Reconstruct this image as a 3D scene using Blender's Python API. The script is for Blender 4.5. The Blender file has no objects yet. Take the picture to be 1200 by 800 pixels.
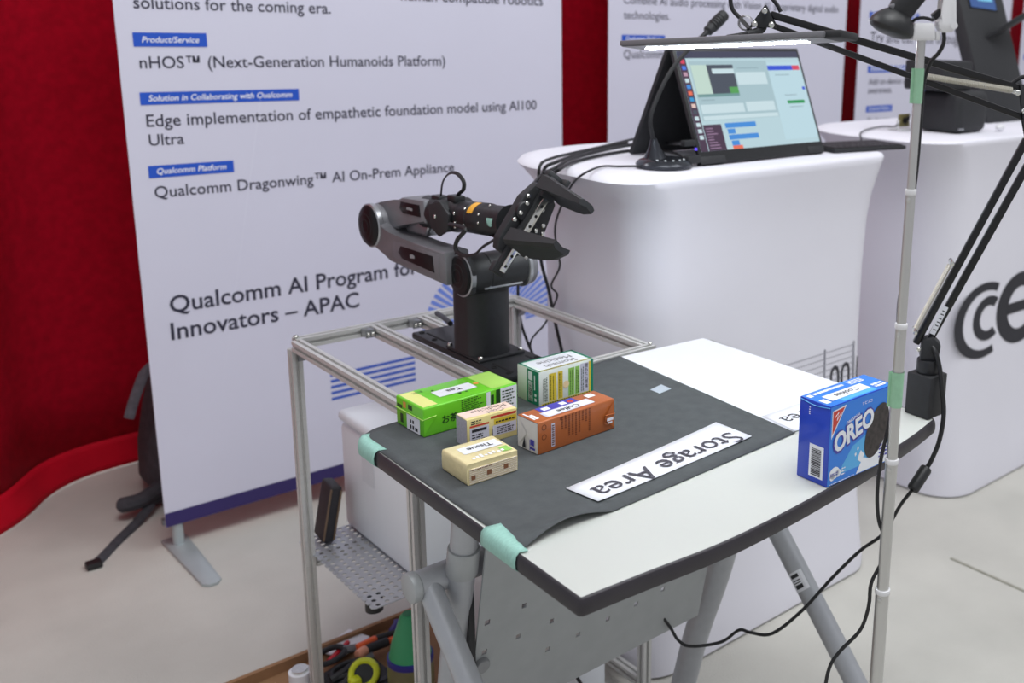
import bpy, bmesh, math, random
from mathutils import Vector, Matrix
random.seed(7)
R = math.radians
S = bpy.context.scene
COL = S.collection

# ---------------------------------------------------------------- camera
CAM = Vector((0, 0, 1.33))
RIGHT = Vector((0.72489692, -0.68844542, 0.02381915))
DOWN = Vector((-0.13506674, -0.17595473, -0.97508815))
FWD = Vector((0.67548607, 0.70362123, -0.22053512))
FPX, PX, PY = 1184.81, 820.036, 299.303          # focal length and principal point for a 1200x800 frame
cd = bpy.data.cameras.new('camera')
cam = bpy.data.objects.new('camera', cd)
COL.objects.link(cam)
m = Matrix.Identity(4)
for i in range(3):
    m[i][0] = RIGHT[i]; m[i][1] = -DOWN[i]; m[i][2] = -FWD[i]; m[i][3] = CAM[i]
cam.matrix_world = m
cd.sensor_width = 36; cd.lens = FPX * 36 / 1200
cd.shift_x = (600 - PX) / 1200; cd.shift_y = (PY - 400) / 1200
cd.clip_start = .05
cd.dof.use_dof = True; cd.dof.focus_distance = 1.38; cd.dof.aperture_fstop = 5.0
S.camera = cam
# ---------------------------------------------------------------- world, lights, exposure
w = bpy.data.worlds.new('hall'); S.world = w; w.use_nodes = True
w.node_tree.nodes['Background'].inputs[0].default_value = (.93, .94, 1, 1)
w.node_tree.nodes['Background'].inputs[1].default_value = .50
def area(name, loc, target, sx, sy, power, col=(1, 1, 1)):
    l = bpy.data.lights.new(name, 'AREA'); l.shape = 'RECTANGLE'; l.size = sx; l.size_y = sy
    l.energy = power; l.color = col
    o = bpy.data.objects.new(name, l); COL.objects.link(o); o.location = loc
    o.rotation_euler = (Vector(target) - Vector(loc)).to_track_quat('-Z', 'Y').to_euler()
area('hall_light_over_table', (0.3, 0.2, 4.6), (0.9, 1.2, 0), 1.8, 1.8, 84, (.97, .99, 1))
area('hall_light_over_counters', (3.0, -0.4, 4.8), (2.2, 1.6, 0.3), 2.0, 2.0, 80, (.97, .99, 1))
area('hall_light_behind_curtain', (-0.6, 5.2, 5.0), (0.6, 2.0, 0), 1.6, 1.6, 140, (.98, .99, 1))
S.view_settings.view_transform = 'Standard'
S.view_settings.look = 'None'
S.view_settings.gamma = 1
S.view_settings.use_curve_mapping = False
S.view_settings.exposure = 0.0

# ---------------------------------------------------------------- helpers
def ray(px, py):
    return RIGHT * ((px - PX) / FPX) + DOWN * ((py - PY) / FPX) + FWD
def pz(px, py, z):
    r = ray(px, py); return CAM + r * ((z - CAM.z) / r.z)
def pY(px, py, y):
    r = ray(px, py); return CAM + r * ((y - CAM.y) / r.y)
def pX(px, py, x):
    r = ray(px, py); return CAM + r * ((x - CAM.x) / r.x)
def pN(px, py, P, n):
    r = ray(px, py); return CAM + r * ((Vector(P) - CAM).dot(n) / r.dot(n))
def lin(c):
    c /= 255.0
    return c / 12.92 if c <= .04045 else ((c + .055) / 1.055) ** 2.4
def rgb(r, g, b): return (lin(r), lin(g), lin(b), 1)
MATS = {}
def mat(name, col, rough=.5, metal=0, noise=None, bump=0, bscale=80, emit=0, spec=.5, alpha=1, trans=0, stretch=None, coat=0):
    """noise=(scale, amount) varies the colour a little; bump is a fine relief."""
    if name in MATS: return MATS[name]
    m = bpy.data.materials.new(name); m.use_nodes = True; MATS[name] = m
    nt = m.node_tree; p = nt.nodes['Principled BSDF']
    p.inputs['Base Color'].default_value = col
    p.inputs['Roughness'].default_value = rough
    p.inputs['Metallic'].default_value = metal
    p.inputs['Specular IOR Level'].default_value = spec
    p.inputs['Coat Weight'].default_value = coat
    if trans: p.inputs['Transmission Weight'].default_value = trans
    if alpha < 1: p.inputs['Alpha'].default_value = alpha
    if emit:
        p.inputs['Base Color'].default_value = (.01, .01, .012, 1)
        p.inputs['Emission Color'].default_value = col
        p.inputs['Emission Strength'].default_value = emit
    if noise or bump:
        tc = nt.nodes.new('ShaderNodeTexCoord')
        src = tc.outputs['Object']
        if stretch:
            mp = nt.nodes.new('ShaderNodeMapping'); mp.inputs['Scale'].default_value = stretch
            nt.links.new(src, mp.inputs['Vector']); src = mp.outputs['Vector']
    if noise:
        n = nt.nodes.new('ShaderNodeTexNoise'); n.inputs['Scale'].default_value = noise[0]; n.inputs['Detail'].default_value = 5
        nt.links.new(src, n.inputs['Vector'])
        r = nt.nodes.new('ShaderNodeValToRGB')
        a = noise[1]
        r.color_ramp.elements[0].position = .3; r.color_ramp.elements[1].position = .7
        r.color_ramp.elements[0].color = [max(0, c * (1 - a)) for c in col[:3]] + [1]
        r.color_ramp.elements[1].color = [min(1, c * (1 + a)) for c in col[:3]] + [1]
        nt.links.new(n.outputs['Fac'], r.inputs['Fac'])
        nt.links.new(r.outputs['Color'], p.inputs['Base Color'])
    if bump:
        n2 = nt.nodes.new('ShaderNodeTexNoise'); n2.inputs['Scale'].default_value = bscale; n2.inputs['Detail'].default_value = 3
        nt.links.new(src, n2.inputs['Vector'])
        b = nt.nodes.new('ShaderNodeBump'); b.inputs['Strength'].default_value = bump; b.inputs['Distance'].default_value = .01
        nt.links.new(n2.outputs['Fac'], b.inputs['Height']); nt.links.new(b.outputs['Normal'], p.inputs['Normal'])
    return m

class MB:
    """collects shapes in world coordinates and links them as ONE mesh object"""
    def __init__(s): s.b = bmesh.new()
    def box(s, c, size, rot=None, bev=0, seg=2):
        r = bmesh.ops.create_cube(s.b, size=1)
        vs = r['verts']
        bmesh.ops.scale(s.b, vec=size, verts=vs)
        if bev:
            es = list({e for v in vs for e in v.link_edges})
            q = bmesh.ops.bevel(s.b, geom=es, offset=min(bev, .49 * min(size)), segments=seg, affect='EDGES', profile=.5)
            vs = list({v for f in q['faces'] for v in f.verts} | {v for v in vs if v.is_valid})
        M = Matrix.Translation(Vector(c)) @ (rot.to_4x4() if rot is not None else Matrix.Identity(4))
        bmesh.ops.transform(s.b, matrix=M, verts=vs)
        return s
    def bb(s, a, b, bev=0, seg=2):          # box between two corners
        a = Vector(a); b = Vector(b)
        return s.box((a + b) / 2, [abs(b[i] - a[i]) for i in range(3)], None, bev, seg)
    def cyl(s, p0, p1, r0, r1=None, seg=24, cap=True, bev=0):
        p0 = Vector(p0); p1 = Vector(p1); r1 = r0 if r1 is None else r1
        d = p1 - p0; L = d.length
        prof = [(0, r0), (L, r1)]
        if bev: prof = [(0, r0 - bev), (bev * .3, r0 - bev * .3), (bev, r0), (L - bev, r1), (L - bev * .3, r1 - bev * .3), (L, r1 - bev)]
        return s.lathe(p0, d, prof, seg, cap)
    def lathe(s, p0, axis, prof, seg=24, cap=True):
        p0 = Vector(p0); a = Vector(axis).normalized()
        u = a.orthogonal().normalized(); v = a.cross(u)
        rings = []
        for h, r in prof:
            rings.append([s.b.verts.new(p0 + a * h + (u * math.cos(2 * math.pi * k / seg) + v * math.sin(2 * math.pi * k / seg)) * r) for k in range(seg)])
        for A, B in zip(rings, rings[1:]):
            for k in range(seg):
                s.b.faces.new((A[k], A[(k + 1) % seg], B[(k + 1) % seg], B[k]))
        if cap:
            s.b.faces.new(rings[0][::-1]); s.b.faces.new(rings[-1])
        return s
    def loft(s, rings, cap=True, closed=True):
        V = [[s.b.verts.new(Vector(p)) for p in r] for r in rings]
        n = len(V[0])
        for A, B in zip(V, V[1:]):
            for k in range(n if closed else n - 1):
                s.b.faces.new((A[k], A[(k + 1) % n], B[(k + 1) % n], B[k]))
        if cap and closed:
            s.b.faces.new(V[0][::-1]); s.b.faces.new(V[-1])
        return s
    def prism(s, pts, d, bev=0, seg=2):     # polygon pts extruded by d
        d = Vector(d)
        A = [s.b.verts.new(Vector(p)) for p in pts]; B = [s.b.verts.new(Vector(p) + d) for p in pts]
        n = len(A); fs = [s.b.faces.new(A[::-1]), s.b.faces.new(B)]
        for k in range(n): fs.append(s.b.faces.new((A[k], A[(k + 1) % n], B[(k + 1) % n], B[k])))
        if bev:
            es = list({e for f in fs for e in f.edges})
            bmesh.ops.bevel(s.b, geom=es, offset=bev, segments=seg, affect='EDGES', profile=.5)
        return s
    def tube(s, pts, r, seg=8, smooth=6, flat=None):
        P = [Vector(p) for p in pts]
        if smooth and len(P) > 2: P = catmull(P, smooth)
        t = (P[1] - P[0]).normalized(); u = t.orthogonal().normalized()
        rings = []
        for i, p in enumerate(P):
            t = (P[min(i + 1, len(P) - 1)] - P[max(i - 1, 0)]).normalized()
            u = (u - t * u.dot(t)).normalized(); v = t.cross(u)
            rr = r(i / (len(P) - 1)) if callable(r) else r
            fu, fv = flat if flat else (1, 1)
            rings.append([p + (u * math.cos(2 * math.pi * k / seg) * fu + v * math.sin(2 * math.pi * k / seg) * fv) * rr for k in range(seg)])
        return s.loft(rings)
    def sphere(s, c, r, scale=(1, 1, 1), u=16, v=10):
        q = bmesh.ops.create_uvsphere(s.b, u_segments=u, v_segments=v, radius=r)
        bmesh.ops.transform(s.b, matrix=Matrix.Translation(Vector(c)) @ Matrix.Diagonal((*scale, 1)), verts=q['verts'])
        return s
    def quad(s, *pts):
        s.b.faces.new([s.b.verts.new(Vector(p)) for p in pts]); return s
    def build(s, name, m, parent=None, smooth=True, angle=35, loc=None):
        bmesh.ops.recalc_face_normals(s.b, faces=s.b.faces[:])
        me = bpy.data.meshes.new(name)
        org = WORLD_LOC.get(parent.name, Vector()) if parent else Vector(loc if loc is not None else (0, 0, 0))
        if parent is None and loc is None and s.b.verts:
            xs = [v.co for v in s.b.verts]
            org = Vector((sum(v.x for v in xs) / len(xs), sum(v.y for v in xs) / len(xs), min(v.z for v in xs)))
        for v in s.b.verts: v.co -= org
        s.b.to_mesh(me); s.b.free()
        if smooth:
            for p in me.polygons: p.use_smooth = True
            me.set_sharp_from_angle(angle=R(angle))
        if m is not None: me.materials.append(m)
        o = bpy.data.objects.new(name, me); COL.objects.link(o)
        if parent: o.parent = parent
        else: o.location = org
        WORLD_LOC[o.name] = org
        return o
WORLD_LOC = {}
def catmull(P, n):
    out = []
    for i in range(len(P) - 1):
        a = P[max(i - 1, 0)]; b = P[i]; c = P[i + 1]; d = P[min(i + 2, len(P) - 1)]
        for k in range(n):
            t = k / n
            out.append(.5 * ((2 * b) + (c - a) * t + (2 * a - 5 * b + 4 * c - d) * t * t + (3 * b - a - 3 * c + d) * t ** 3))
    out.append(P[-1]); return out
def tag(o, label, cat, group=None, kind=None):
    o['label'] = label; o['category'] = cat
    if group: o['group'] = group
    if kind: o['kind'] = kind
    return o
def thing(name, loc, label, cat, group=None):
    o = bpy.data.objects.new(name, None); COL.objects.link(o); o.location = loc; o.empty_display_size = .02
    WORLD_LOC[o.name] = Vector(loc)
    return tag(o, label, cat, group)
def struct(o): o['kind'] = 'structure'; return o
def text(body, p0, xd, yd, m, parent, width=None, size=None, name='lettering', fat=0, shear=0, lift=0, res=3, center=False, label=None, line=1.0):
    c = bpy.data.curves.new('t', 'FONT'); c.body = body; c.size = 1; c.resolution_u = res; c.offset = fat; c.shear = shear
    c.space_line = line
    o = bpy.data.objects.new('t', c); COL.objects.link(o)
    dg = bpy.context.evaluated_depsgraph_get()
    me = bpy.data.meshes.new_from_object(o.evaluated_get(dg)); me.name = name
    bpy.data.objects.remove(o); bpy.data.curves.remove(c)
    xs = [v.co.x for v in me.vertices]; x0, x1 = min(xs), max(xs)
    k = size if size else width / (x1 - x0)
    kx = width / (x1 - x0) if width else k
    p0 = Vector(p0); xd = Vector(xd).normalized(); yd = Vector(yd).normalized(); n = xd.cross(yd)
    org = WORLD_LOC.get(parent.name, Vector())
    off = -.5 * (x1 - x0) - x0 if center else -x0
    for v in me.vertices:
        q = p0 + xd * (v.co.x + off) * kx + yd * v.co.y * k + n * lift
        v.co = q - org
    me.materials.clear(); me.materials.append(m)
    ob = bpy.data.objects.new(name, me); COL.objects.link(ob); ob.parent = parent
    WORLD_LOC[ob.name] = org
    if label: ob['label'] = label
    return ob
class Face:
    """a flat printed face: o = corner, u and v edge vectors; decals in metres on it"""
    def __init__(s, o, u, v, lift=.0003):
        s.o = Vector(o); s.u = Vector(u).normalized(); s.v = Vector(v).normalized(); s.n = s.u.cross(s.v); s.k = lift
    def p(s, a, b, l=None): return s.o + s.u * a + s.v * b + s.n * (s.k if l is None else l)
    def rects(s, name, m, parent, rs, l=None):
        b = MB()
        for (a0, b0, a1, b1) in rs: b.quad(s.p(a0, b0, l), s.p(a1, b0, l), s.p(a1, b1, l), s.p(a0, b1, l))
        return b.build(name, m, parent, smooth=False)
    def poly(s, name, m, parent, ps, l=None):
        b = MB()
        for poly in ps: b.quad(*[s.p(a, c, l) for a, c in poly])
        return b.build(name, m, parent, smooth=False)
    def text(s, body, a, b, m, parent, l=None, flip=False, **k):
        l = s.k if l is None else l
        return text(body, s.p(a, b, l), -s.u if flip else s.u, -s.v if flip else s.v, m, parent, **k)
def disc(f, a, b, r, seg=20, sx=1, a0=0, a1=360, r2=0):
    pts = []
    n = seg
    for k in range(n + (0 if a1 - a0 == 360 and not r2 else 1)):
        t = R(a0 + (a1 - a0) * k / n); pts.append((a + r * sx * math.cos(t), b + r * math.sin(t)))
    return pts

# ---------------------------------------------------------------- materials
M_floor = mat('beige_carpet', rgb(192, 190, 183), .95, noise=(3.5, .09), bump=.25, bscale=260)
M_curtain = mat('red_velvet', rgb(168, 2, 32), .9, noise=(40, .16), spec=.15, bump=.15, bscale=300)
M_hem = mat('red_hem_cloth', rgb(196, 3, 34), .75, noise=(9, .12), spec=.2, bump=.15, bscale=240)
M_banner = mat('banner_vinyl', rgb(214, 213, 229), .6, noise=(2.5, .015), bump=.03, bscale=25)
M_ink = mat('dark_ink', rgb(48, 47, 66), .6, noise=(60, .1))
M_navy = mat('navy_print', rgb(50, 38, 98), .55, noise=(5, .05))
M_blue = mat('blue_print', rgb(30, 84, 196), .5, noise=(5, .04))
M_white_ink = mat('white_print', rgb(240, 242, 250), .5, noise=(40, .02))
M_stripe = mat('blue_stripe_print', rgb(46, 88, 190), .55, noise=(5, .04))
M_fan = mat('pale_blue_print', rgb(112, 138, 220), .55, noise=(5, .05))
M_cloth = mat('white_stretch_cloth', rgb(226, 225, 234), .75, noise=(2.2, .02), bump=.06, bscale=9)
M_alu = mat('brushed_aluminium', rgb(206, 206, 204), .45, .3, noise=(30, .06), bump=.03, bscale=200, stretch=(1, 1, 30))
M_alu_d = mat('anodised_bracket', rgb(150, 152, 155), .4, .8, noise=(60, .08))
M_steel = mat('bright_steel', rgb(215, 215, 210), .22, 1, noise=(90, .06))
M_black = mat('black_anodised', rgb(34, 35, 38), .48, .1, noise=(120, .12), bump=.02, bscale=600)
M_blackp = mat('black_plastic', rgb(30, 31, 33), .45, noise=(90, .1), bump=.02, bscale=500)
M_matte = mat('matte_black', rgb(36, 37, 40), .62, noise=(70, .12), bump=.03, bscale=500)
M_gun = mat('gunmetal_casting', rgb(122, 122, 127), .45, .3, noise=(40, .06), bump=.03, bscale=400)
M_gun_l = mat('silver_ring_metal', rgb(170, 172, 176), .3, .8, noise=(60, .05))
M_gloss = mat('gloss_black', rgb(20, 19, 22), .4, noise=(30, .2), spec=.25)
M_lamin = mat('white_laminate', rgb(198, 201, 196), .4, noise=(6, .012), bump=.01, bscale=500)
M_band = mat('dark_edge_band', rgb(44, 40, 46), .42, noise=(60, .1), bump=.04, bscale=400)
M_paper_b = mat('charcoal_paper', rgb(74, 78, 80), .8, noise=(45, .12), bump=.05, bscale=350)
M_paper_u = mat('charcoal_paper_underside', rgb(26, 27, 28), .8, noise=(45, .12))
M_paper = mat('white_paper', rgb(226, 228, 234), .7, noise=(20, .01), bump=.02, bscale=60)
M_tape = mat('teal_masking_tape', rgb(150, 196, 184), .65, noise=(160, .09), bump=.12, bscale=420, stretch=(1, 3, 1))
M_tape_g = mat('green_masking_tape', rgb(150, 198, 164), .65, noise=(120, .06), bump=.08, bscale=300)
M_grey = mat('grey_powdercoat', rgb(172, 175, 180), .42, .35, noise=(50, .04), bump=.03, bscale=500)
M_panel = mat('grey_steel_panel', rgb(168, 172, 174), .5, .3, noise=(30, .04), bump=.04, bscale=450)
M_perf = mat('perforated_steel', rgb(176, 178, 184), .4, .5, noise=(40, .05))
M_box = mat('white_plastic_case', rgb(226, 230, 236), .35, noise=(5, .015))
M_rubber = mat('black_cable_rubber', rgb(24, 24, 27), .5, noise=(60, .15))
M_text = mat('label_ink', rgb(34, 34, 40), .7, noise=(60, .1))
M_pole = mat('satin_aluminium_tube', rgb(200, 200, 198), .32, .75, noise=(20, .04), stretch=(1, 1, .1))
M_whitep = mat('white_plastic', rgb(226, 226, 228), .4, noise=(20, .015))
M_kraft = mat('brown_cardboard', rgb(146, 110, 78), .85, noise=(30, .08), bump=.05, bscale=200)
M_tag = mat('grey_foot_metal', rgb(176, 184, 186), .45, .3, noise=(20, .04))

# ================================================================ STRUCTURE
b = MB(); b.quad((-4, -3, 0), (8, -3, 0), (8, 6, 0), (-4, 6, 0)); struct(b.build('floor', M_floor, smooth=False, loc=(0, 0, 0)))
# narrow seam strip in the carpet
b = MB(); b.box((2.139, .95, .0012), (.008, .62, .0024)); struct(b.build('trim_1', mat('seam_strip', rgb(150, 148, 136), .7, noise=(40, .1)), smooth=False))

# red curtain: pleated cloth hung along the back of the booth and turning forward at the left
path = catmull([Vector(p) for p in ((-.14, 2.44), (.00, 2.56), (.17, 2.77), (.34, 2.99), (.51, 3.17), (.76, 3.235), (1.3, 3.22), (2.2, 3.22), (3.4, 3.24), (4.8, 3.25), (6.4, 3.25))], 44)
cur = thing('curtain', (1.5, 3.2, 0), 'deep red velvet curtain hanging in soft pleats behind the white banners', 'curtain')
def curtain_rings(z0, z1, nz, amp, outset):
    rows = []
    cum = 0
    for j in range(nz + 1):
        z = z0 + (z1 - z0) * j / nz; row = []; cum = 0
        for i, p in enumerate(path):
            if i: cum += (path[i] - path[i - 1]).length
            t = (path[min(i + 1, len(path) - 1)] - path[max(i - 1, 0)]).normalized(); n = Vector((t.y, -t.x))
            k = .35 + .65 * min(1, max(0, z / 2.2))
            f = (math.sin(cum * 17 + .8 * math.sin(cum * 3)) * .6 + math.sin(cum * 8.3 + z * .5 + 1) * .7) * amp * k
            q = p + n * (f + outset(z, cum))
            row.append((q.x, q.y, z))
        rows.append(row)
    return rows
b = MB(); b.loft(curtain_rings(.08, 3.0, 14, .032, lambda z, c: -.004), cap=False, closed=False)
o = b.build('drape', M_curtain, cur)
sm = o.modifiers.new('thick', 'SOLIDIFY'); sm.thickness = .004
b = MB(); b.loft(curtain_rings(.004, .095, 5, .032, lambda z, c: .004 + (.095 - z) * .16 + .010 * math.sin(c * 9) * (.095 - z) / .09), cap=False, closed=False)
o = b.build('hem_band', M_hem, cur); o['label'] = 'brighter red hem band along the foot of the curtain'
sm = o.modifiers.new('thick', 'SOLIDIFY'); sm.thickness = .004

# ================================================================ BANNERS
X = Vector((1, 0, 0)); Y = Vector((0, 1, 0)); Z = Vector((0, 0, 1))
def banner(x0, x1, y, label, zt=2.05):
    t = thing('roll_up_banner', ((x0 + x1) / 2, y + .02, 0), label, 'banner', None)
    b = MB(); b.bb((x0, y, .066), (x1, y + .003, zt)); b.build('banner_sheet', M_banner, t, smooth=False)
    b = MB(); b.bb((x0 - .004, y + .006, .07), (x1 + .004, y + .02, .085)); b.build('bottom_rail', M_alu_d, t)
    for fx in (x0 + .03, x1 - .03):
        b = MB(); b.cyl((fx, y + .016, .008), (fx, y + .016, .11), .014, seg=14); b.build('stand_post', M_tag, t)
        b = MB(); b.prism([(fx - .03 + .02 * 0, y + .06, 0), (fx + .03, y + .06, 0), (fx + .022, y - .225, 0), (fx + .01, y - .24, 0), (fx - .01, y - .24, 0), (fx - .022, y - .225, 0)], (0, 0, .008), .002)
        b.build('foot', M_tag, t)
    f = Face((0, y, 0), X, Z, .0009)
    return t, f
def blue_tag(f, t, a0, b0, a1, b1, body):
    f.rects('tag_strip', M_blue, t, [(a0, b0, a1, b1)], .0009)['label'] = 'solid blue strip behind white lettering'
    h = b1 - b0
    f.text(body, a0 + .018, b0 + h * .3, M_white_ink, t, l=.0016, width=(a1 - a0) - .036, fat=.012, shear=.2)
t1, f = banner(.654, 1.884, 2.6, 'white roll-up banner with navy bottom stripe, standing behind the robot arm')
f.rects('bottom_stripe', M_navy, t1, [(.654, .0665, 1.884, .104)])['label'] = 'dark navy stripe'
f.text('human-compatible robotics', 1.353, 1.381, M_ink, t1, width=.462, fat=.006)
f.text('solutions for the coming era.', .695, 1.3405, M_ink, t1, width=.461, fat=.006)
blue_tag(f, t1, .687, 1.255, .847, 1.287, 'Product/Service')
f.text('nHOS™ (Next-Generation Humanoids Platform)', .696, 1.206, M_ink, t1, width=.785, fat=.006)
blue_tag(f, t1, .6895, 1.122, 1.06, 1.151, 'Solution in Collaborating with Qualcomm')
f.text('Edge implementation of empathetic foundation model using AI100', .6986, 1.072, M_ink, t1, width=1.089, fat=.006)
f.text('Ultra', .7, 1.0277, M_ink, t1, width=.0768, fat=.006)
blue_tag(f, t1, .6925, .951, .886, .98, 'Qualcomm Platform')
f.text('Qualcomm Dragonwing™ AI On-Prem Appliance', .7012, .9036, M_ink, t1, width=.7976, fat=.006)
f.text('Qualcomm AI Program for', .7109, .6185, M_ink, t1, width=.662, fat=.012)
f.text('Innovators – APAC', .7079, .5507, M_ink, t1, width=.4833, fat=.012)
rs = []
for k in range(5):
    zz = .374 - k * .0172 - .004
    rs.append((1.098, zz - .0038, 1.352, zz + .0038))
f.rects('blue_lines', M_stripe, t1, rs)['label'] = 'five blue ruled lines'
# fan of short rays
ps = []
for k in range(34):
    a = R(6 + k * 5.1); c0 = (1.612, .405)
    r0, r1 = .125, .235
    dw = .0042
    d = Vector((math.cos(a), math.sin(a))); n = Vector((-d.y, d.x)) * dw
    p = [Vector(c0) + d * r0 - n, Vector(c0) + d * r1 - n * 1.4, Vector(c0) + d * r1 + n * 1.4, Vector(c0) + d * r0 + n]
    ps.append([(q.x, q.y) for q in p])
f.poly('ray_fan', M_fan, t1, ps)['label'] = 'pale blue fan of short rays'
t2, f = banner(2.187, 3.462, 2.75, 'white roll-up banner standing behind the tilted monitor')
f.text('Combine AI audio processing with Vision AI, proprietary digital audio', 2.252, 1.401, M_ink, t2, width=1.153)
f.text('technologies.', 2.2524, 1.3506, M_ink, t2, width=.21)
blue_tag(f, t2, 2.244, 1.27, 2.442, 1.297, 'Qualcomm Platform')
f.text('Qualcomm', 2.2536, 1.218, M_ink, t2, width=.183)
t3, f = banner(3.558, 4.80, 2.75, 'white roll-up banner behind the slanted black kiosk, at the upper right')
blue_tag(f, t3, 3.62, 1.385, 3.99, 1.412, 'Solution in Collaborating')
f.text('Try and cut voice through AI', 3.6355, 1.28, M_ink, t3, width=.80)
blue_tag(f, t3, 3.63, 1.151, 4.0, 1.18, 'Solution in Collaborating')
f.text('Add on-device object', 3.6423, 1.099, M_ink, t3, width=.358)
f.text('awareness.', 3.6421, 1.0605, M_ink, t3, width=.1766)
blue_tag(f, t3, 3.635, .978, 3.828, 1.006, 'Qualcomm Platform')
f.text('Qualcomm', 3.6457, .929, M_ink, t3, width=.168)
t4, f = banner(4.96, 6.0, 2.77, 'white roll-up banner cut off by the right edge of the photo')
blue_tag(f, t4, 5.0, 1.2, 5.2, 1.23, 'Product/Service')

# ================================================================ BACKPACK behind the banner's left edge
bp = thing('backpack', (.80, 2.95, 0), 'dark grey backpack slumped against the red curtain behind the banner', 'backpack')
rings = []
for z, hx, hy, dx in ((.012, .10, .10, 0), (.05, .135, .125, 0), (.15, .13, .12, .0), (.26, .115, .10, .005), (.36, .095, .085, .01), (.42, .06, .05, .015), (.45, .02, .02, .02)):
    rings.append([(.835 + dx + hx * math.copysign(abs(math.cos(t)) ** .7, math.cos(t)), 2.97 + hy * math.copysign(abs(math.sin(t)) ** .7, math.sin(t)), z) for t in [2 * math.pi * k / 20 for k in range(20)]])
M_bag = mat('charcoal_nylon', rgb(62, 62, 68), .8, noise=(45, .25), bump=.2, bscale=90)
MB().loft(rings).build('body', M_bag, bp)
MB().tube([(.745, 2.9, .02), (.70, 2.88, .03), (.62, 2.85, .045), (.66, 2.84, .05), (.72, 2.88, .055)], .021, seg=10).build('side_pocket', M_bag, bp)
MB().tube([pY(184, 424, 2.86), pY(170, 436, 2.85), pY(162, 455, 2.84), pY(156, 472, 2.84), pY(151, 490, 2.84)], .013, seg=8, flat=(1, .4)).build('shoulder_strap', mat('grey_webbing', rgb(96, 96, 104), .85, noise=(90, .2)), bp)
MB().tube([pz(178, 590, .03), pz(160, 612, .012), pz(140, 632, .006), pz(118, 655, .006), pz(106, 663, .008)], .012, seg=8, flat=(1, .35)).build('strap_tail', M_bag, bp)
MB().box(pz(110, 661, .009), (.035, .03, .016), None, .004).build('buckle', M_blackp, bp)

# ================================================================ COUNTERS (white stretch cloth over a frame)
def counter_rings(x0, x1, y0, y1, h, prof, rad):
    rings = []
    for z, ix, iy in prof:
        pts = []
        a0, a1, c0, c1 = x0 + ix * 1.0 + min(ix, .014) * 2.3, x1 - ix, y0 + iy, y1 - iy
        rb = .24
        for cx_, cy_, s, rr in ((a1 - rb, c1 - rb, 0, rb), (a0 + rb, c1 - rb, 90, rb), (a0 + rad, c0 + rad, 180, rad), (a1 - rad, c0 + rad, 270, rad)):
            for k in range(11):
                t = R(s + 90 * k / 10); pts.append((cx_ + rr * math.cos(t), cy_ + rr * math.sin(t), z))
        rings.append(pts)
    return rings
prof1 = [(.006, .014, -.018), (.03, .014, -.018), (.08, .018, -.012), (.2, .027, 0), (.4, .034, .012), (.6, .036, .02), (.78, .034, .022), (.9, .029, .02), (.96, .024, .014), (1.0, .014, .008), (1.03, .006, .003), (1.043, .002, .001), (1.05, .004, .004), (1.053, .012, .012)]
c1 = thing('counter', (1.56, 1.65, 0), 'white fabric-covered counter carrying the tilted monitor', 'counter')
MB().loft(counter_rings(1.152, 1.984, 1.395, 1.925, 1.053, prof1, .085)).build('cloth_cover', M_cloth, c1, angle=50)
prof2 = [(.006, .125, -.02), (.03, .125, -.02), (.1, .115, -.01), (.25, .105, .004), (.5, .095, .016), (.75, .085, .022), (.9, .06, .02), (.97, .03, .012), (1.01, .012, .006), (1.035, .003, .002), (1.046, .0, .0), (1.051, .003, .003), (1.053, .012, .012)]
c2 = thing('counter', (2.7, 1.75, 0), 'white fabric-covered counter printed with a large dark logo', 'counter')
MB().loft(counter_rings(2.232, 3.25, 1.447, 1.99, 1.053, prof2, .12)).build('cloth_cover', M_cloth, c2, angle=50)
def front_y(y0, prof, z):
    for (za, _, ia), (zb, _, ib) in zip(prof, prof[1:]):
        if za <= z <= zb: return y0 + ia + (ib - ia) * (z - za) / (zb - za)
def on_front(y0, prof, pts, lift=.0015): return [(x, front_y(y0, prof, z) - lift, z) for x, z in pts]
# print on the second counter: ring, small c and big e
def arc_strip(b, y0, prof, cx_, cz, rx0, rz0, rx1, rz1, a0, a1, n=40, inx=0):
    O = []; I = []
    for k in range(n + 1):
        t = R(a0 + (a1 - a0) * k / n)
        O.append((cx_ + rx0 * math.cos(t), cz + rz0 * math.sin(t))); I.append((cx_ + inx + rx1 * math.cos(t), cz + rz1 * math.sin(t)))
    O = on_front(y0, prof, O); I = on_front(y0, prof, I)
    for k in range(n): b.quad(O[k], O[k + 1], I[k + 1], I[k])
M_logo = mat('logo_ink', rgb(38, 38, 46), .6, noise=(30, .08))
b = MB(); arc_strip(b, 1.447, prof2, 2.553, .52, .158, .112, .118, .088, 62, 292, inx=.006); b.build('printed_mark', M_logo, c2, smooth=False)
b = MB(); arc_strip(b, 1.447, prof2, 2.575, .523, .082, .066, .045, .038, 52, 306); b.build('printed_mark', M_logo, c2, smooth=False)
b = MB(); arc_strip(b, 1.447, prof2, 2.755, .525, .135, .11, .072, .066, 8, 318)
b.quad(*on_front(1.447, prof2, [(2.68, .512), (2.885, .512), (2.885, .545), (2.68, .545)])); b.build('printed_mark', M_logo, c2, smooth=False)
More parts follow.
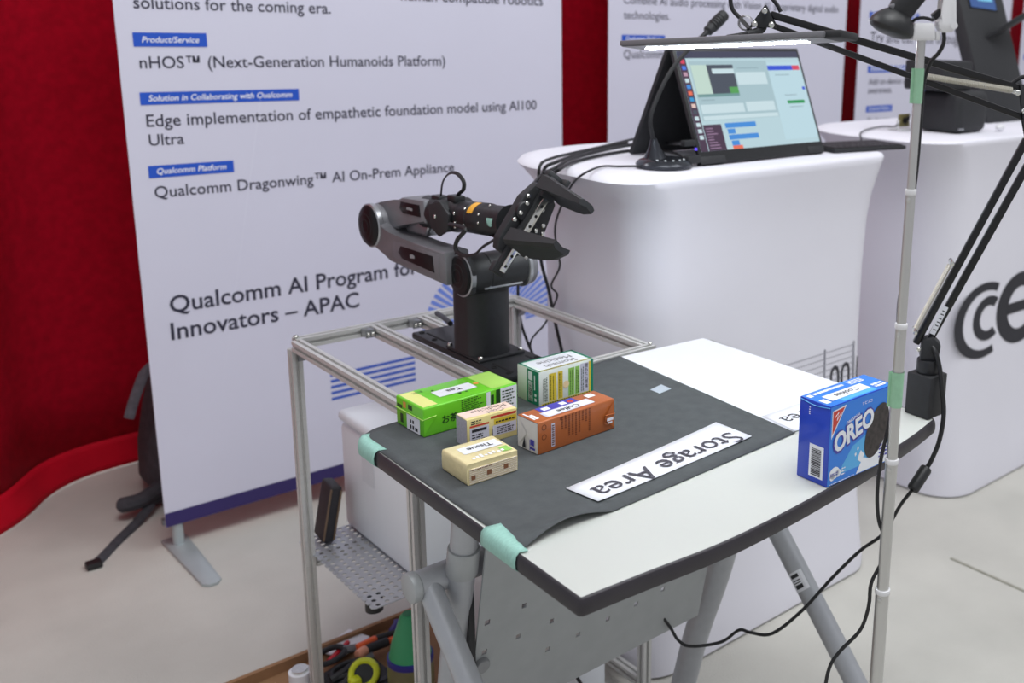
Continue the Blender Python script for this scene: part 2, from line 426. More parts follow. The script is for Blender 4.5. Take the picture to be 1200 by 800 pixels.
# print on the first counter: dotted grid, rules and two tall arches of an m
M_dot = mat('grey_print', rgb(120, 120, 132), .6, noise=(40, .1))
b = MB()
for i in range(30):
    for j in range(6):
        x = 1.635 + i * .0083; z = .597 - j * .0145
        if abs(x - 1.768) < .004: continue
        b.quad(*on_front(1.395, prof1, [(x - .0017, z - .0017), (x + .0017, z - .0017), (x + .0017, z + .0017), (x - .0017, z + .0017)]))
o = b.build('dot_grid', M_dot, c1, smooth=False); o['kind'] = 'stuff'
for x, z1 in ((1.768, .606), (1.876, .606)):
    b = MB(); b.quad(*on_front(1.395, prof1, [(x - .0022, .45), (x + .0022, .45), (x + .0022, z1), (x - .0022, z1)])); b.build('ruled_line', M_dot, c1, smooth=False)
b = MB()
for cx_ in (1.806, 1.846):
    arc_strip(b, 1.395, prof1, cx_, .535, .017, .024, .0095, .015, 0, 180, 14)
    for s in (-1, 1): b.quad(*on_front(1.395, prof1, [(cx_ + s * .0095, .44), (cx_ + s * .017, .44), (cx_ + s * .017, .535), (cx_ + s * .0095, .535)]))
b.quad(*on_front(1.395, prof1, [(1.886, .50), (1.891, .50), (1.894, .565), (1.889, .565)]))
b.build('lettering', M_logo, c1, smooth=False)

# ================================================================ ALUMINIUM FRAME
def profile_ring(s=.02, slot=.006, dep=.0055):
    h = s / 2; k = slot / 2
    one = [(h, -h), (h, -k), (h - dep, -k), (h - dep, k), (h, k)]
    pts = []
    for q in range(4):
        c, sn = round(math.cos(q * math.pi / 2)), round(math.sin(q * math.pi / 2))
        pts += [(c * x - sn * y, sn * x + c * y) for x, y in one]
    return pts
def extrusion(name, p0, p1, parent, s=.02):
    p0 = Vector(p0); p1 = Vector(p1); d = (p1 - p0).normalized()
    u = X if abs(d.x) < .5 else Y
    v = d.cross(u)
    pts = profile_ring(s)
    b = MB(); b.loft([[p0 + u * x + v * y for x, y in pts], [p1 + u * x + v * y for x, y in pts]])
    return b.build(name, M_alu, parent, smooth=False)
FX0, FX1, FY0, FY1, FZ = .6985, 1.179, 1.360, 1.806, .74      # centre lines of the frame
fr = thing('aluminium_frame', ((FX0 + FX1) / 2, (FY0 + FY1) / 2, .007), 'slotted aluminium extrusion frame carrying the robot arm behind the desk', 'frame')
for px_, py_ in ((FX0, FY0), (FX0, FY1), (FX1, FY0), (FX1, FY1)):
    extrusion('post', (px_, py_, .007 if px_ < 1 else .0005), (px_, py_, .73), fr)
extrusion('rail', (FX0, FY0 - .01, FZ), (FX0, FY1 - .012, FZ), fr)
extrusion('rail', (FX1, FY0 + .01, FZ), (FX1, FY1 - .012, FZ), fr)
extrusion('rail', (FX0 + .0, FY1, FZ), (FX1 + .01, FY1, FZ), fr)
extrusion('rail', (FX0 + .012, FY0, FZ), (FX1 + .01, FY0, FZ), fr)
MR = (.853, .952)
for x in MR:
    extrusion('cross_rail', (x, FY0 + .012, FZ), (x, FY1 - .012, FZ), fr)
for y0 in (FY1,):
    extrusion('lower_rail', (FX0 + .012, y0, .295), (FX1 - .012, y0, .295), fr)
extrusion('lower_rail', (FX1, FY0 + .012, .04), (FX1, FY1 - .012, .04), fr)
def bracket(x, y, z, dx, dy, dz):
    """small corner bracket: two square plates, cheek and two cap screws"""
    u = Vector((dx, dy, 0)).normalized(); v = Vector((0, 0, dz)) if dz else None
    b = MB()
    if dz:      # vertical corner under a rail
        b.prism([Vector((x, y, z)), Vector((x, y, z)) + u * .022, Vector((x, y, z)) + v * .022], Vector((-u.y, u.x, 0)) * .016)
        o = b.build('corner_bracket', M_alu_d, fr)
    else:       # horizontal corner between two rails
        w = Vector((dx, 0, 0)); q = Vector((0, dy, 0)); c = Vector((x, y, z))
        b.prism([c, c + w * .02, c + w * .02 + q * .005, c + w * .006 + q * .02, c + q * .02], (0, 0, -.016), .001)
        o = b.build('corner_bracket', M_alu_d, fr)
    return o
for x in MR:
    for dx in (-1,):
        o = bracket(x - .0105, FY1 - .0105, .748, dx, -1, 0)
        for q in ((-.008, -.006), ):
            MB().lathe((x - .0105 - .012, FY1 - .0105 - .0055, .746), (0, 0, 1), [(0, .003), (.004, .003)], 10).build('bracket_screw', M_steel, o)
            MB().box((x - .0105 - .01, FY1 - .0105 - .0215, .740), (.020, .001, .014), None).build('bracket_face', M_alu_d, o)
            for sx in (-.005, .004):
                MB().lathe((x - .0205 + sx, FY1 - .0325, .740), (0, -1, 0), [(0, .0035), (.003, .0035), (.004, .0025)], 12).build('bracket_screw', M_steel, o)
bracket(FX0, FY1 - .0105, .7295, 0, -1, -1)
bracket(FX1, FY1 - .0105, .7295, 0, -1, -1)
bracket(FX1 - .0105, FY0, .7295, -1, 0, -1)
MB().sphere((FX0 + .004, FY1 + .0, .7535), .005, (1, 1, .6), 10, 6).build('end_screw', M_steel, fr)
MB().sphere((FX1 + .004, FY0 + .0, .7535), .0045, (1, 1, .6), 10, 6).build('end_screw', M_steel, fr)
# perforated shelf: real holes, staggered
b = MB()
sx0, sx1, sy0, sy1, sz = .7095, 1.168, 1.545, 1.868, .3115
px_ = .0172; ny = 19; nx = 27; cy = (sy1 - sy0) / ny; cx = (sx1 - sx0) / nx
grid = {}
def gv(i, j):           # half-cell lattice
    if (i, j) not in grid: grid[(i, j)] = b.b.verts.new((sx0 + i * cx / 2, sy0 + j * cy / 2, sz))
    return grid[(i, j)]
for i in range(nx):
    for j in range(ny):
        hc = Vector((sx0 + (i + .5) * cx, sy0 + (j + .5) * cy, sz)); r = .0048
        ring = [b.b.verts.new(hc + Vector((math.cos(R(45 * k)) * r, math.sin(R(45 * k)) * r, 0))) for k in range(8)]
        out = [gv(2 * i + 2, 2 * j + 1), gv(2 * i + 2, 2 * j + 2), gv(2 * i + 1, 2 * j + 2), gv(2 * i, 2 * j + 2), gv(2 * i, 2 * j + 1), gv(2 * i, 2 * j), gv(2 * i + 1, 2 * j), gv(2 * i + 2, 2 * j)]
        for k in range(8): b.b.faces.new((ring[k], ring[(k + 1) % 8], out[(k + 1) % 8], out[k]))
# diagonal stagger: shear the lattice a little
o = b.build('perforated_shelf', M_perf, fr, smooth=False)
sm = o.modifiers.new('thick', 'SOLIDIFY'); sm.thickness = .002; sm.offset = 0
# toothed left edge of the cut sheet
b = MB()
for j in range(ny):
    y = sy0 + j * cy
    b.prism([(sx0 - .006, y + .004, sz - .001), (sx0 + .0005, y + .0005, sz - .001), (sx0 + .0005, y + cy - .0005, sz - .001), (sx0 - .006, y + cy - .004, sz - .001)], (0, 0, .002))
o = b.build('toothed_edge', M_perf, fr, smooth=False); o['kind'] = 'stuff'
MB().cyl((.725, 1.585, .285), (.725, 1.585, .31), .016, seg=14).build('rubber_foot', M_rubber, fr)

# white plastic case on the shelf
wc = thing('storage_case', (.96, 1.73, .313), 'white plastic case with rounded edges on the perforated shelf', 'case')
b = MB(); b.bb((.803, 1.585, .3145), (1.12, 1.872, .54), .012, 3); b.build('body', M_box, wc)
b = MB(); b.bb((.800, 1.582, .541), (1.123, 1.875, .565), .010, 3); b.build('lid', M_box, wc)
f = Face((.803, 1.872, .3145), -Y, Z, .0006)
f.rects('faded_label', mat('pale_grey_label', rgb(214, 218, 224), .5, noise=(30, .02)), wc, [(.095, .13, .145, .185)])
# dark notebook leaning beside the case
rot = Matrix.Rotation(R(12), 3, 'Y') @ Matrix.Rotation(R(-6), 3, 'Z')
nb = thing('leather_case', (.76, 1.82, .313), 'dark leather folder leaning between the frame post and white case', 'folder')
MB().box((.755, 1.838, .374), (.024, .058, .116), rot, .006, 3).build('cover', mat('dark_leather', rgb(40, 38, 42), .6, noise=(60, .2), bump=.1, bscale=300), nb)
cc = Vector((.755, 1.838, .374))
bb_ = MB()
rim = [cc + rot @ Vector((-.010, -.029, a)) for a in (-.052, -.02, .02, .052)]
bb_.tube(rim, .002, seg=6); bb_.build('brown_piping', mat('brown_leather', rgb(112, 92, 74), .6, noise=(60, .15)), nb)
bb_ = MB(); bb_.tube([cc + rot @ Vector((.010, -.029, a)) for a in (-.050, 0, .050)], .002, seg=6); bb_.build('brown_piping', mat('brown_leather', None), nb)

# ================================================================ CARDBOARD TRAY WITH TOOLS on the floor
tr = thing('cardboard_tray', (.85, 1.6, 0), 'flat brown cardboard tray on the floor under the aluminium frame', 'tray')
MB().bb((.47, 1.335, 0), (1.0, 1.925, .0065)).build('tray_base', M_kraft, tr, smooth=False)
for a, c in (((.47, 1.915, .0065), (1.0, 1.925, .03)), ((.47, 1.335, .0065), (1.0, 1.342, .03)), ((.47, 1.342, .0065), (.48, 1.915, .03))):
    MB().bb(a, c).build('tray_rim', M_kraft, tr, smooth=False)
# flat black tool pouch under the hand tools
tp_ = thing('tool_pouch', (.78, 1.73, .007), 'flat black tool pouch lying under the hand tools in the cardboard tray', 'pouch')
MB().box((.775, 1.745, .0145), (.115, .20, .014), Matrix.Rotation(R(4), 3, 'Z'), .005).build('pouch_body', M_matte, tp_)
for k in range(3): MB().box((.775, 1.68 + .055 * k, .0225), (.10, .012, .004), Matrix.Rotation(R(4), 3, 'Z'), .001).build('strap', M_blackp, tp_)
# black-handled scissors
sc = thing('scissors', pz(395, 772, .03), 'black-handled scissors lying in the cardboard tray beside the frame post', 'scissors')
def loop_pts(c, rx, ry, n=14, rot=0):
    return [Vector(c) + Vector((rx * math.cos(R(rot)) * math.cos(t) - ry * math.sin(R(rot)) * math.sin(t), rx * math.sin(R(rot)) * math.cos(t) + ry * math.cos(R(rot)) * math.sin(t), .0)) for t in [2 * math.pi * k / n for k in range(n + 1)]]
c0 = pz(386, 768, .045)
MB().tube(loop_pts(c0, .034, .022, rot=15), .006, seg=8, smooth=3).build('handle', M_matte, sc)
MB().tube(loop_pts(c0 + Vector((.015, -.05, -.012)), .034, .02, rot=0), .006, seg=8, smooth=3).build('handle', M_matte, sc)
MB().tube([c0 + Vector((.03, .0, 0)), c0 + Vector((.065, -.006, -.004)), c0 + Vector((.10, .0, -.010))], .008, seg=8, flat=(1, .6)).build('blade', M_gun, sc)
MB().tube([c0 + Vector((.045, -.045, -.012)), c0 + Vector((.075, -.02, -.012)), c0 + Vector((.11, .0, -.02))], .007, seg=8, flat=(1, .6)).build('blade', M_gun, sc)
# red pen on a white card
cardp = pz(404, 754, .02)
MB().box(cardp, (.085, .06, .004), Matrix.Rotation(R(20), 3, 'Z')).build('card', M_paper, None, smooth=False)
o = bpy.data.objects['card']; tag(o, 'small white card under the red pen in the tray', 'card')
pen = thing('marker_pen', cardp + Vector((0, 0, .008)), 'red pen lying on a white card in the cardboard tray', 'pen')
M_red = mat('red_plastic', rgb(200, 24, 44), .4, noise=(30, .06))
MB().cyl(pz(385, 776, .034), pz(402, 759, .034), .007, bev=.002, seg=12).build('barrel', M_red, pen)
MB().cyl(pz(402, 759, .034), pz(408, 752, .034), .0055, bev=.002, seg=12).build('cap', M_red, pen)
# orange cutter
oc = thing('box_cutter', pz(430, 752, .03), 'orange-handled cutter lying across the tray beside the red pen', 'cutter')
M_or = mat('orange_plastic', rgb(235, 98, 44), .4, noise=(30, .06))
MB().cyl(pz(418, 759, .045), pz(441, 748, .045), .008, bev=.003, seg=12).build('handle', M_or, oc)
MB().cyl(pz(441, 748, .045), pz(463, 741, .045), .007, bev=.002, seg=12).build('barrel', M_matte, oc)
MB().cyl(pz(463, 741, .045), pz(470, 737, .045), .003, seg=8).build('tip', M_steel, oc)
oc2 = thing('screwdriver', pz(450, 757, .03), 'screwdriver with peach and black handle behind the yellow tape measure', 'screwdriver')
M_peach = mat('peach_plastic', rgb(232, 160, 130), .45, noise=(30, .06))
MB().cyl(pz(419, 768, .04), pz(429, 761, .04), .011, bev=.003, seg=12).build('handle_end', M_peach, oc2)
MB().cyl(pz(429, 761, .04), pz(455, 751, .04), .010, bev=.003, seg=12).build('handle', M_matte, oc2)
MB().cyl(pz(455, 751, .04), pz(466, 747, .04), .007, bev=.002, seg=12).build('collar', M_or, oc2)
# black pliers / dark tools heap pieces
pl = thing('pliers', pz(392, 795, .02), 'dark grey pliers under the scissors in the tray', 'pliers')
MB().tube([pz(388, 797, .03), pz(404, 787, .035), pz(424, 772, .03)], .009, seg=8).build('handle', M_matte, pl)
MB().tube([pz(398, 806, .03), pz(410, 795, .035), pz(424, 772, .03)], .009, seg=8).build('handle', M_matte, pl)
MB().tube([pz(424, 772, .03), pz(436, 766, .03)], .010, seg=8, flat=(1, .6)).build('jaw', M_gun, pl)
# tape measure
tm = thing('tape_measure', pz(424, 790, .02), 'yellow-green and black tape measure in the cardboard tray', 'tape measure')
M_lime = mat('lime_plastic', rgb(206, 214, 38), .4, noise=(30, .05))
cT = pz(428, 789, .04)
ax = (Vector((-.45, -.6, .55))).normalized()
MB().lathe(cT - ax * .014, ax, [(0, .024), (.003, .030), (.024, .030), (.028, .026)], 24).build('housing', M_matte, tm)
u_ = ax.orthogonal().normalized(); v_ = ax.cross(u_)
ringp = [cT + ax * .013 + (u_ * math.cos(t) + v_ * math.sin(t)) * .0245 for t in [2 * math.pi * k / 22 for k in range(23)]]
MB().tube(ringp, .0065, seg=8, smooth=2).build('bumper_ring', M_lime, tm)
MB().box(cT + Vector((-.026, -.008, -.008)), (.022, .022, .03), None, .004).build('bumper_foot', M_lime, tm)
# spray bottle: olive translucent body, green shoulder, blue collar
sb = thing('glue_bottle', pz(482, 800, .02), 'olive bottle with green cone cap and blue collar behind the desk leg', 'bottle')
cb = Vector((.832, 1.668, .0075))
M_olive = mat('olive_translucent', rgb(112, 108, 78), .3, noise=(20, .1))
M_green = mat('green_plastic', rgb(52, 150, 98), .4, noise=(20, .05))
M_navyp = mat('navy_plastic', rgb(44, 44, 130), .4, noise=(20, .06))
MB().lathe(cb, Z, [(0, .040), (.004, .045), (.075, .045), (.085, .043)], 28).build('body', M_olive, sb)
MB().lathe(cb + Vector((0, 0, .083)), Z, [(0, .043), (.002, .045), (.012, .045), (.014, .041)], 28).build('collar', M_navyp, sb)
MB().lathe(cb + Vector((0, 0, .096)), Z, [(0, .041), (.03, .035), (.07, .022), (.085, .017), (.09, .012)], 28).build('cone_cap', M_green, sb)
bl = thing('cleaning_cloth', pz(464, 735, .02), 'dark blue plastic bag crumpled behind the olive bottle', 'cloth')
q = pz(466, 735, .022) + Vector((-.01, -.035, 0))
rr = []
random.seed(3)
for k, (h, s) in enumerate(((-.010, .020), (.006, .024), (.02, .021), (.034, .015), (.042, .005))):
    rr.append([q + Vector((s * (1 + .35 * random.uniform(-1, 1)) * math.cos(t), s * (1 + .35 * random.uniform(-1, 1)) * math.sin(t), h)) for t in [2 * math.pi * i / 10 for i in range(10)]])
MB().loft(rr).build('folds', M_navyp, bl, angle=20)
# silver jar at lower left of the tray
sj = thing('roll_of_tape', pz(354, 792, .01), 'small silver and white tape roll at the tray corner', 'tape roll')
q = pz(352, 795, .02)
MB().lathe(q - Vector((0, 0, .012)), Z, [(0, .022), (.03, .022)], 20).build('roll', M_paper, sj)
MB().lathe(q + Vector((0, 0, .018)), Z, [(0, .016), (.006, .016)], 20).build('core', M_steel, sj)
# white adapter box low on the right
ad = thing('power_adapter', (1.06, 1.40, .01), 'white box-shaped power adapter low behind the grey modesty panel', 'adapter')
MB().bb((1.03, 1.385, .001), (1.10, 1.46, .112), .004).build('body', M_box, ad)
MB().bb((1.045, 1.42, .112), (1.085, 1.424, .1135)).build('slot', M_matte, ad, smooth=False)
MB().tube([pz(666, 780, .115), pz(674, 790, .114), pz(682, 803, .10), (1.06, 1.35, .03)], .0035).build('cord', M_rubber, ad)

# ================================================================ DESK
A, B_, C_, D_ = pz(412, 510, .75), pz(825, 395, .75), pz(1098, 490, .75), pz(680, 703, .75)
tb = thing('folding_desk', (.93, 1.05, 0), 'white-topped folding desk with dark edge band and grey tube legs', 'desk')
front = [pz(p, q, .75) for p, q in ((760, 671), (840, 640), (900, 612), (960, 580), (1020, 545), (1070, 512))]
front = [Vector((p.x, p.y, .75)) for p in front]
outline = []
c = A + Vector((.035, -.035, 0))
for k in range(7): t = R(90 + 15 * k); outline.append(Vector((A.x + .035 + .035 * math.cos(t), A.y - .035 + .035 * math.sin(t), .75)))
outline.append(Vector((D_.x, D_.y + .004, .75))); outline.append(Vector((D_.x + .004, D_.y, .75)))
fr_pts = catmull([D_ + Vector((.004, 0, 0))] + front + [C_ + Vector((-.008, -.002, 0))], 5)[1:]
outline += fr_pts
outline.append(C_ + Vector((0, .008, 0)))
outline.append(B_ + Vector((0, -.02, 0))); outline.append(B_ + Vector((-.02, 0, 0)))
outline.reverse()           # make it counter-clockwise seen from above is not needed for prism
n = len(outline)
cen = sum(outline, Vector()) / n
def inset(pts, d):
    out = []
    n = len(pts)
    for i in range(n):
        a, b2, c2_ = pts[i - 1], pts[i], pts[(i + 1) % n]
        t = (c2_ - a).normalized(); nn = Vector((t.y, -t.x, 0))
        if (cen - b2).dot(nn) < 0: nn = -nn
        out.append(b2 + nn * d)
    return out
inner = inset(outline, .0035)
b = MB(); b.prism([(p.x, p.y, .7285) for p in inner], (0, 0, .0215)); b.build('desk_top', M_lamin, tb, angle=30)
def zr(pts, z): return [(p.x, p.y, z) for p in pts]
b = MB()
mid = inset(outline, -.0012)
b.loft([zr(inner, .7502), zr(inset(outline, .0012), .7498), zr(outline, .748), zr(mid, .742), zr(mid, .735), zr(outline, .7295), zr(inset(outline, .004), .7275)], cap=False)
b.build('edge_band', M_band, tb, angle=50)
# underside stiffener and hinge plates
MB().bb((.64, 1.0, .715), (1.22, 1.06, .7275)).build('underframe', M_grey, tb, smooth=False)
# rear-leaning posts carrying the top, left and right
def post(x, yt, zt, pts):
    b = MB(); b.tube([(x, y, z) for y, z in pts], .0192 if x < 1 else .0235, seg=18, smooth=6, flat=(1, 1)); return b
LX, RX_ = .648, 1.17
post(LX, 0, 0, [(1.110, .727), (1.122, .66), (1.138, .575), (1.172, .41), (1.21, .22), (1.235, .075), (1.245, .03)]).build('leg', M_grey, tb)
post(RX_, 0, 0, [(1.085, .727), (1.10, .60), (1.145, .405), (1.20, .24), (1.233, .115), (1.255, .03)]).build('leg', M_grey, tb)
# beam between the posts with a capped end at the left
BY, BZ = 1.158, .577
b = MB(); b.cyl((.592, BY, BZ), (1.235, BY, BZ), .0195, seg=24); b.build('cross_beam', M_grey, tb)
for x, dx in ((.592, -1), (1.235, 1)):
    b = MB(); b.cyl((x, BY, BZ), (x + dx * .014, BY, BZ), .0215, seg=24, bev=.003); b.build('end_cap', M_panel, tb)
# front legs reaching forward and down from the beam
for x, slope in ((.607, .98), (1.225, 1.08)):
    L = .50
    p0 = Vector((x, BY - .005, BZ - .004)); d = Vector((0, -1, -slope)).normalized()
    k = (BZ - .02) / -d.z
    b = MB(); b.cyl(p0, p0 + d * k * .985, .0168 if x < 1 else .0185, seg=22); leg = b.build('leg', M_grey, tb)
    if x > 1: 
        q = p0 + d * .205; nrm = Vector((-.62, -.55, .55))
        uu = d; vv = Vector((1, 0, 0)).cross(d).normalized()
        side = Vector((-1, 0, 0))
        b = MB()
        for k2 in range(6):
            t0 = R(150 + 16 * k2); t1_ = R(166 + 16 * k2)
            def cp(t, a): return q + uu * a + (Vector((1, 0, 0)) * math.cos(t) + vv * math.sin(t)) * .0188
            b.quad(cp(t0, 0), cp(t1_, 0), cp(t1_, .034), cp(t0, .034))
        b.build('sticker', M_paper, leg)
        b = MB()
        for a0, a1 in ((.004, .010), (.014, .0155), (.018, .0195), (.022, .029)):
            def cp2(t, a): return q + uu * a + (Vector((1, 0, 0)) * math.cos(t) + vv * math.sin(t)) * .0191
            for k2 in range(3): b.quad(cp2(R(170 + 16 * k2), a0), cp2(R(186 + 16 * k2), a0), cp2(R(186 + 16 * k2), a1), cp2(R(170 + 16 * k2), a1))
        b.build('sticker_print', M_text, leg)
# left post details: collar clip, hinge flap and screws
for z0, z1, r in ((.585, .627, .0222),):
    y = lambda z: 1.138 + (.575 - z) * .2
    b = MB(); b.cyl((LX, y(z0), z0), (LX, y(z1), z1), r, seg=24, bev=.002); b.build('collar_clip', M_panel, tb)
MB().box((LX + .012, 1.107, .69), (.03, .008, .075), Matrix.Rotation(R(-10), 3, 'X'), .003).build('hinge_plate', M_panel, tb)
for z in (.703, .683):
    MB().sphere((LX - .004, 1.092, z), .006, (1, .7, 1), 12, 8).build('screw', M_steel, tb)
# sloping modesty panel with square holes
P0 = Vector((0, 1.098, .64)); tdir = Vector((0, -.2, 1)).normalized()
def on_panel(x, z, d=0): 
    y = 1.098 + (.64 - z) * .2
    return Vector((x, y, z)) + Vector((0, -1, -.2)).normalized() * d
holes = [(.742, .501), (.738, .447), (.798, .447), (.797, .394), (.855, .394), (.914, .397), (.973, .400), (1.031, .404), (.68, .50), (.68, .447), (.855, .447)]
hs = .0042
xs = sorted({.665, 1.135} | {round(h[0] + s * hs, 5) for h in holes for s in (-1, 1)})
def zlow(x): return .3015 + (x - .82) * (.321 - .3015) / (1.126 - .82)
zs = sorted({.715, .302} | {round(h[1] + s * hs, 5) for h in holes for s in (-1, 1)})
b = MB(); V = {}
def pv(i, j):
    if (i, j) not in V: V[(i, j)] = b.b.verts.new(on_panel(xs[i], zs[j]))
    return V[(i, j)]
for i in range(len(xs) - 1):
    for j in range(len(zs) - 1):
        mx, mz = (xs[i] + xs[i + 1]) / 2, (zs[j] + zs[j + 1]) / 2
        if any(abs(mx - h[0]) < hs and abs(mz - h[1]) < hs for h in holes): continue
        b.b.faces.new((pv(i, j), pv(i + 1, j), pv(i + 1, j + 1), pv(i, j + 1)))
o = b.build('modesty_panel', M_panel, tb, smooth=False)
sm = o.modifiers.new('thick', 'SOLIDIFY'); sm.thickness = .003; sm.offset = 0
for x, z in ((.722, .60), (.676, .427)):
    q = on_panel(x, z)
    MB().lathe(q, (0, -1, -.2), [(0, .0125), (.006, .0125), (.009, .011), (.010, .006)], 20).build('bumper_knob', mat('grey_rubber', rgb(140, 142, 144), .7, noise=(50, .08)), o)
MB().bb((.655, 1.13, .40), (.663, 1.145, .70)).build('panel_bracket', M_matte, tb, smooth=False)

# ---------------------------------------------------------------- papers and tape on the desk
def z0(p): return Vector((p[0], p[1], 0))
bl_ = A + Vector((.004, -.002, 0)); fl_ = pz(612, 646, .75); frr = pz(932, 508, .75); br_ = pz(726, 418, .75)
b = MB(); NU, NV = 40, 24; V = {}
for i in range(NU + 1):
    for j in range(NV + 1):
        u = i / NU; v = j / NV
        p = (fl_ * (1 - u) + frr * u) * (1 - v) + (bl_ * (1 - u) + br_ * u) * v
        # follow the rounded back-left corner
        if v > .93 and u < .06: 
            e = (1 - u / .06) * (v - .93) / .07; p = p + Vector((.010, -.010, 0)) * e
        lift = .0125 * math.sin(math.pi * min(1, max(0, (u - .0) / .27))) ** 1.0 * max(0, 1 - v / .16) ** 1.5 if u < .27 else 0
        V[(i, j)] = b.b.verts.new((p.x, p.y + lift * .4, .7514 + lift))
for i in range(NU):
    for j in range(NV): b.b.faces.new((V[(i, j)], V[(i + 1, j)], V[(i + 1, j + 1)], V[(i, j + 1)]))
o = b.build('black_paper', M_paper_b); sm = o.modifiers.new('thick', 'SOLIDIFY'); sm.thickness = .0004; sm.offset = 1
tag(o, 'large charcoal paper sheet taped over the left half of the desk', 'paper')
b = MB()
q0 = pz(724, 418.5, .75); q1 = B_ + Vector((-.006, -.004, 0)); q3 = Vector((q0.x, .91, 0)); q2 = Vector((q1.x + .004, .91, 0)); 
b.prism([(p.x - (.03 if k in (0, 3) else 0), p.y, .7503) for k, p in enumerate((q0, q1, q2, q3))], (0, 0, .0004))
o = b.build('white_paper', M_paper, smooth=False); tag(o, 'plain white paper sheet covering the back right of the desk', 'paper')
def strip_label(name, pts, label, z=.7522, curl=.0012):
    b = MB(); NU, NV = 16, 4; V = {}
    a, b1, c_, d = [pz(*p, .7522) for p in pts]       # back-left, back-right, front-right, front-left
    for i in range(NU + 1):
        for j in range(NV + 1):
            u = i / NU; v = j / NV
            p = (d * (1 - u) + c_ * u) * (1 - v) + (a * (1 - u) + b1 * u) * v
            V[(i, j)] = b.b.verts.new((p.x, p.y, z + curl * (abs(2 * u - 1) ** 3) + .0008 * (1 - v)))
    for i in range(NU):
        for j in range(NV): b.b.faces.new((V[(i, j)], V[(i + 1, j)], V[(i + 1, j + 1)], V[(i, j + 1)]))
    o = b.build(name, M_paper); sm = o.modifiers.new('thick', 'SOLIDIFY'); sm.thickness = .0003; sm.offset = 1
    tag(o, label, 'paper'); return o, a, b1, c_, d
o, a, b1, c_, d = strip_label('paper_sign', ((663, 573), (839, 495.5), (881, 512.5), (701, 589)), 'white paper sign reading Storage Area on the charcoal paper')
up_ = Vector((0, -1, 0)); xd = (d - c_).normalized()
p_r = pz(853, 506, .7545); p_l = pz(690, 573, .7545)       # the words run from right to left: the sign faces the far side of the desk
xd = (p_l - p_r); xd.z = 0; wt = xd.length; xd.normalize()
text('Storage Area', p_r + Vector((0, .0, 0)), xd, Vector((-xd.y, xd.x, 0)), mat('sign_ink', rgb(66, 64, 74), .7, noise=(60, .1)), o, width=wt, lift=.0002)
o, a, b1, c_, d = strip_label('paper_sign', ((893, 487), (1010, 446), (1050, 462), (932, 505)), 'white paper sign partly hidden behind the blue cookie box', z=.7512, curl=.0002)
text('Area', pz(952, 475, .7523), Vector((-1, -.02, 0)), Vector((.02, -1, 0)), M_text, o, width=.082)
# clear tape square
b = MB(); b.prism([pz(*p, .7522) for p in ((762, 456.5), (773, 461), (786.5, 455.5), (775, 450.5))], (0, 0, .0003))
tag(b.build('tape_piece', mat('clear_tape', rgb(176, 186, 196), .3, noise=(200, .06)), smooth=False), 'small square of glossy clear tape on the charcoal paper', 'tape')
def edge_tape(y0, y1, w0, w1, label):
    """tape folded over the left desk edge"""
    def ex(y): t = (y - A.y) / (D_.y - A.y); return A.x + (D_.x - A.x) * t
    b = MB()
    rows = []
    for k in range(9):
        y = y0 + (y1 - y0) * k / 8; wd = w0 + (w1 - w0) * k / 8
        x = ex(y); yc = A.y - .035
        if y > yc: x += .035 - math.sqrt(max(0, .035 ** 2 - (y - yc) ** 2))
        rows.append([(x + wd, y - .004, .7526), (x + wd * .5, y - .002, .7526), (x + .003, y, .7524), (x - .0018, y, .7485), (x - .0034, y, .742), (x - .003, y, .732), (x + .004, y, .7262)])
    V = [[b.b.verts.new(p) for p in r] for r in rows]
    for P, Q in zip(V, V[1:]):
        for k in range(len(P) - 1): b.b.faces.new((P[k], P[k + 1], Q[k + 1], Q[k]))
    o = b.build('tape_strip', M_tape, angle=60); sm = o.modifiers.new('thick', 'SOLIDIFY'); sm.thickness = .0006; sm.offset = 0
    return tag(o, label, 'tape')
edge_tape(A.y - .012, pz(438, 531, .75).y, .012, .014, 'teal masking tape folded over the desk edge at the back left corner')
t_ = edge_tape(pz(576, 618, .75).y + .002, pz(610, 646, .75).y - .004, .022, .012, 'teal masking tape holding the curled front corner of the charcoal paper')

# ================================================================ GROCERIES AND MEDICINE BOXES
class Carton:
    """a box standing on the desk; near = front-left lower corner, ang = turn of its long side"""
    def __init__(s, near, ang, L, D, H, z=.7519):
        s.o = Vector((near[0], near[1], z)); a = R(ang)
        s.u = Vector((math.cos(a), math.sin(a), 0)); s.v = Vector((-math.sin(a), math.cos(a), 0)); s.L, s.D, s.H = L, D, H
        s.front = Face(s.o, s.u, Z)                                   # long side towards the camera
        s.left = Face(s.o + s.v * D, -s.v, Z)                         # end face to the left
        s.top = Face(s.o + Z * H, s.u, s.v)
    def body(s, bev=.001, seg=2):
        rot = Matrix((s.u, s.v, Z)).transposed()
        return MB().box(s.o + s.u * s.L / 2 + s.v * s.D / 2 + Z * s.H / 2, (s.L, s.D, s.H), rot, bev, seg)
    def wl(s, body, a0, b0, a1, b1, par, width, two=None, m=None, lift=.0006):
        """white word label on the top, lettering upside down as seen from the front"""
        o = s.top.rects('word_label', M_paper, par, [(a0, b0, a1, b1)], lift)
        o['label'] = 'white paper label with a printed word'
        ca, cb = (a0 + a1) / 2, (b0 + b1) / 2
        if two:
            s.top.text(two[0], ca, cb, M_text, o, l=lift + .0003, flip=True, width=width[0], center=True)
            s.top.text(two[1], ca, cb - (b1 - b0) * -0 + -.0, M_text, o, l=lift + .0003, flip=True, width=width[1], center=True)
        else:
            k = (b1 - b0) * .22
            s.top.text(body, ca, cb + k, M_text, o, l=lift + .0003, flip=True, width=width, center=True, fat=.012)
        return o
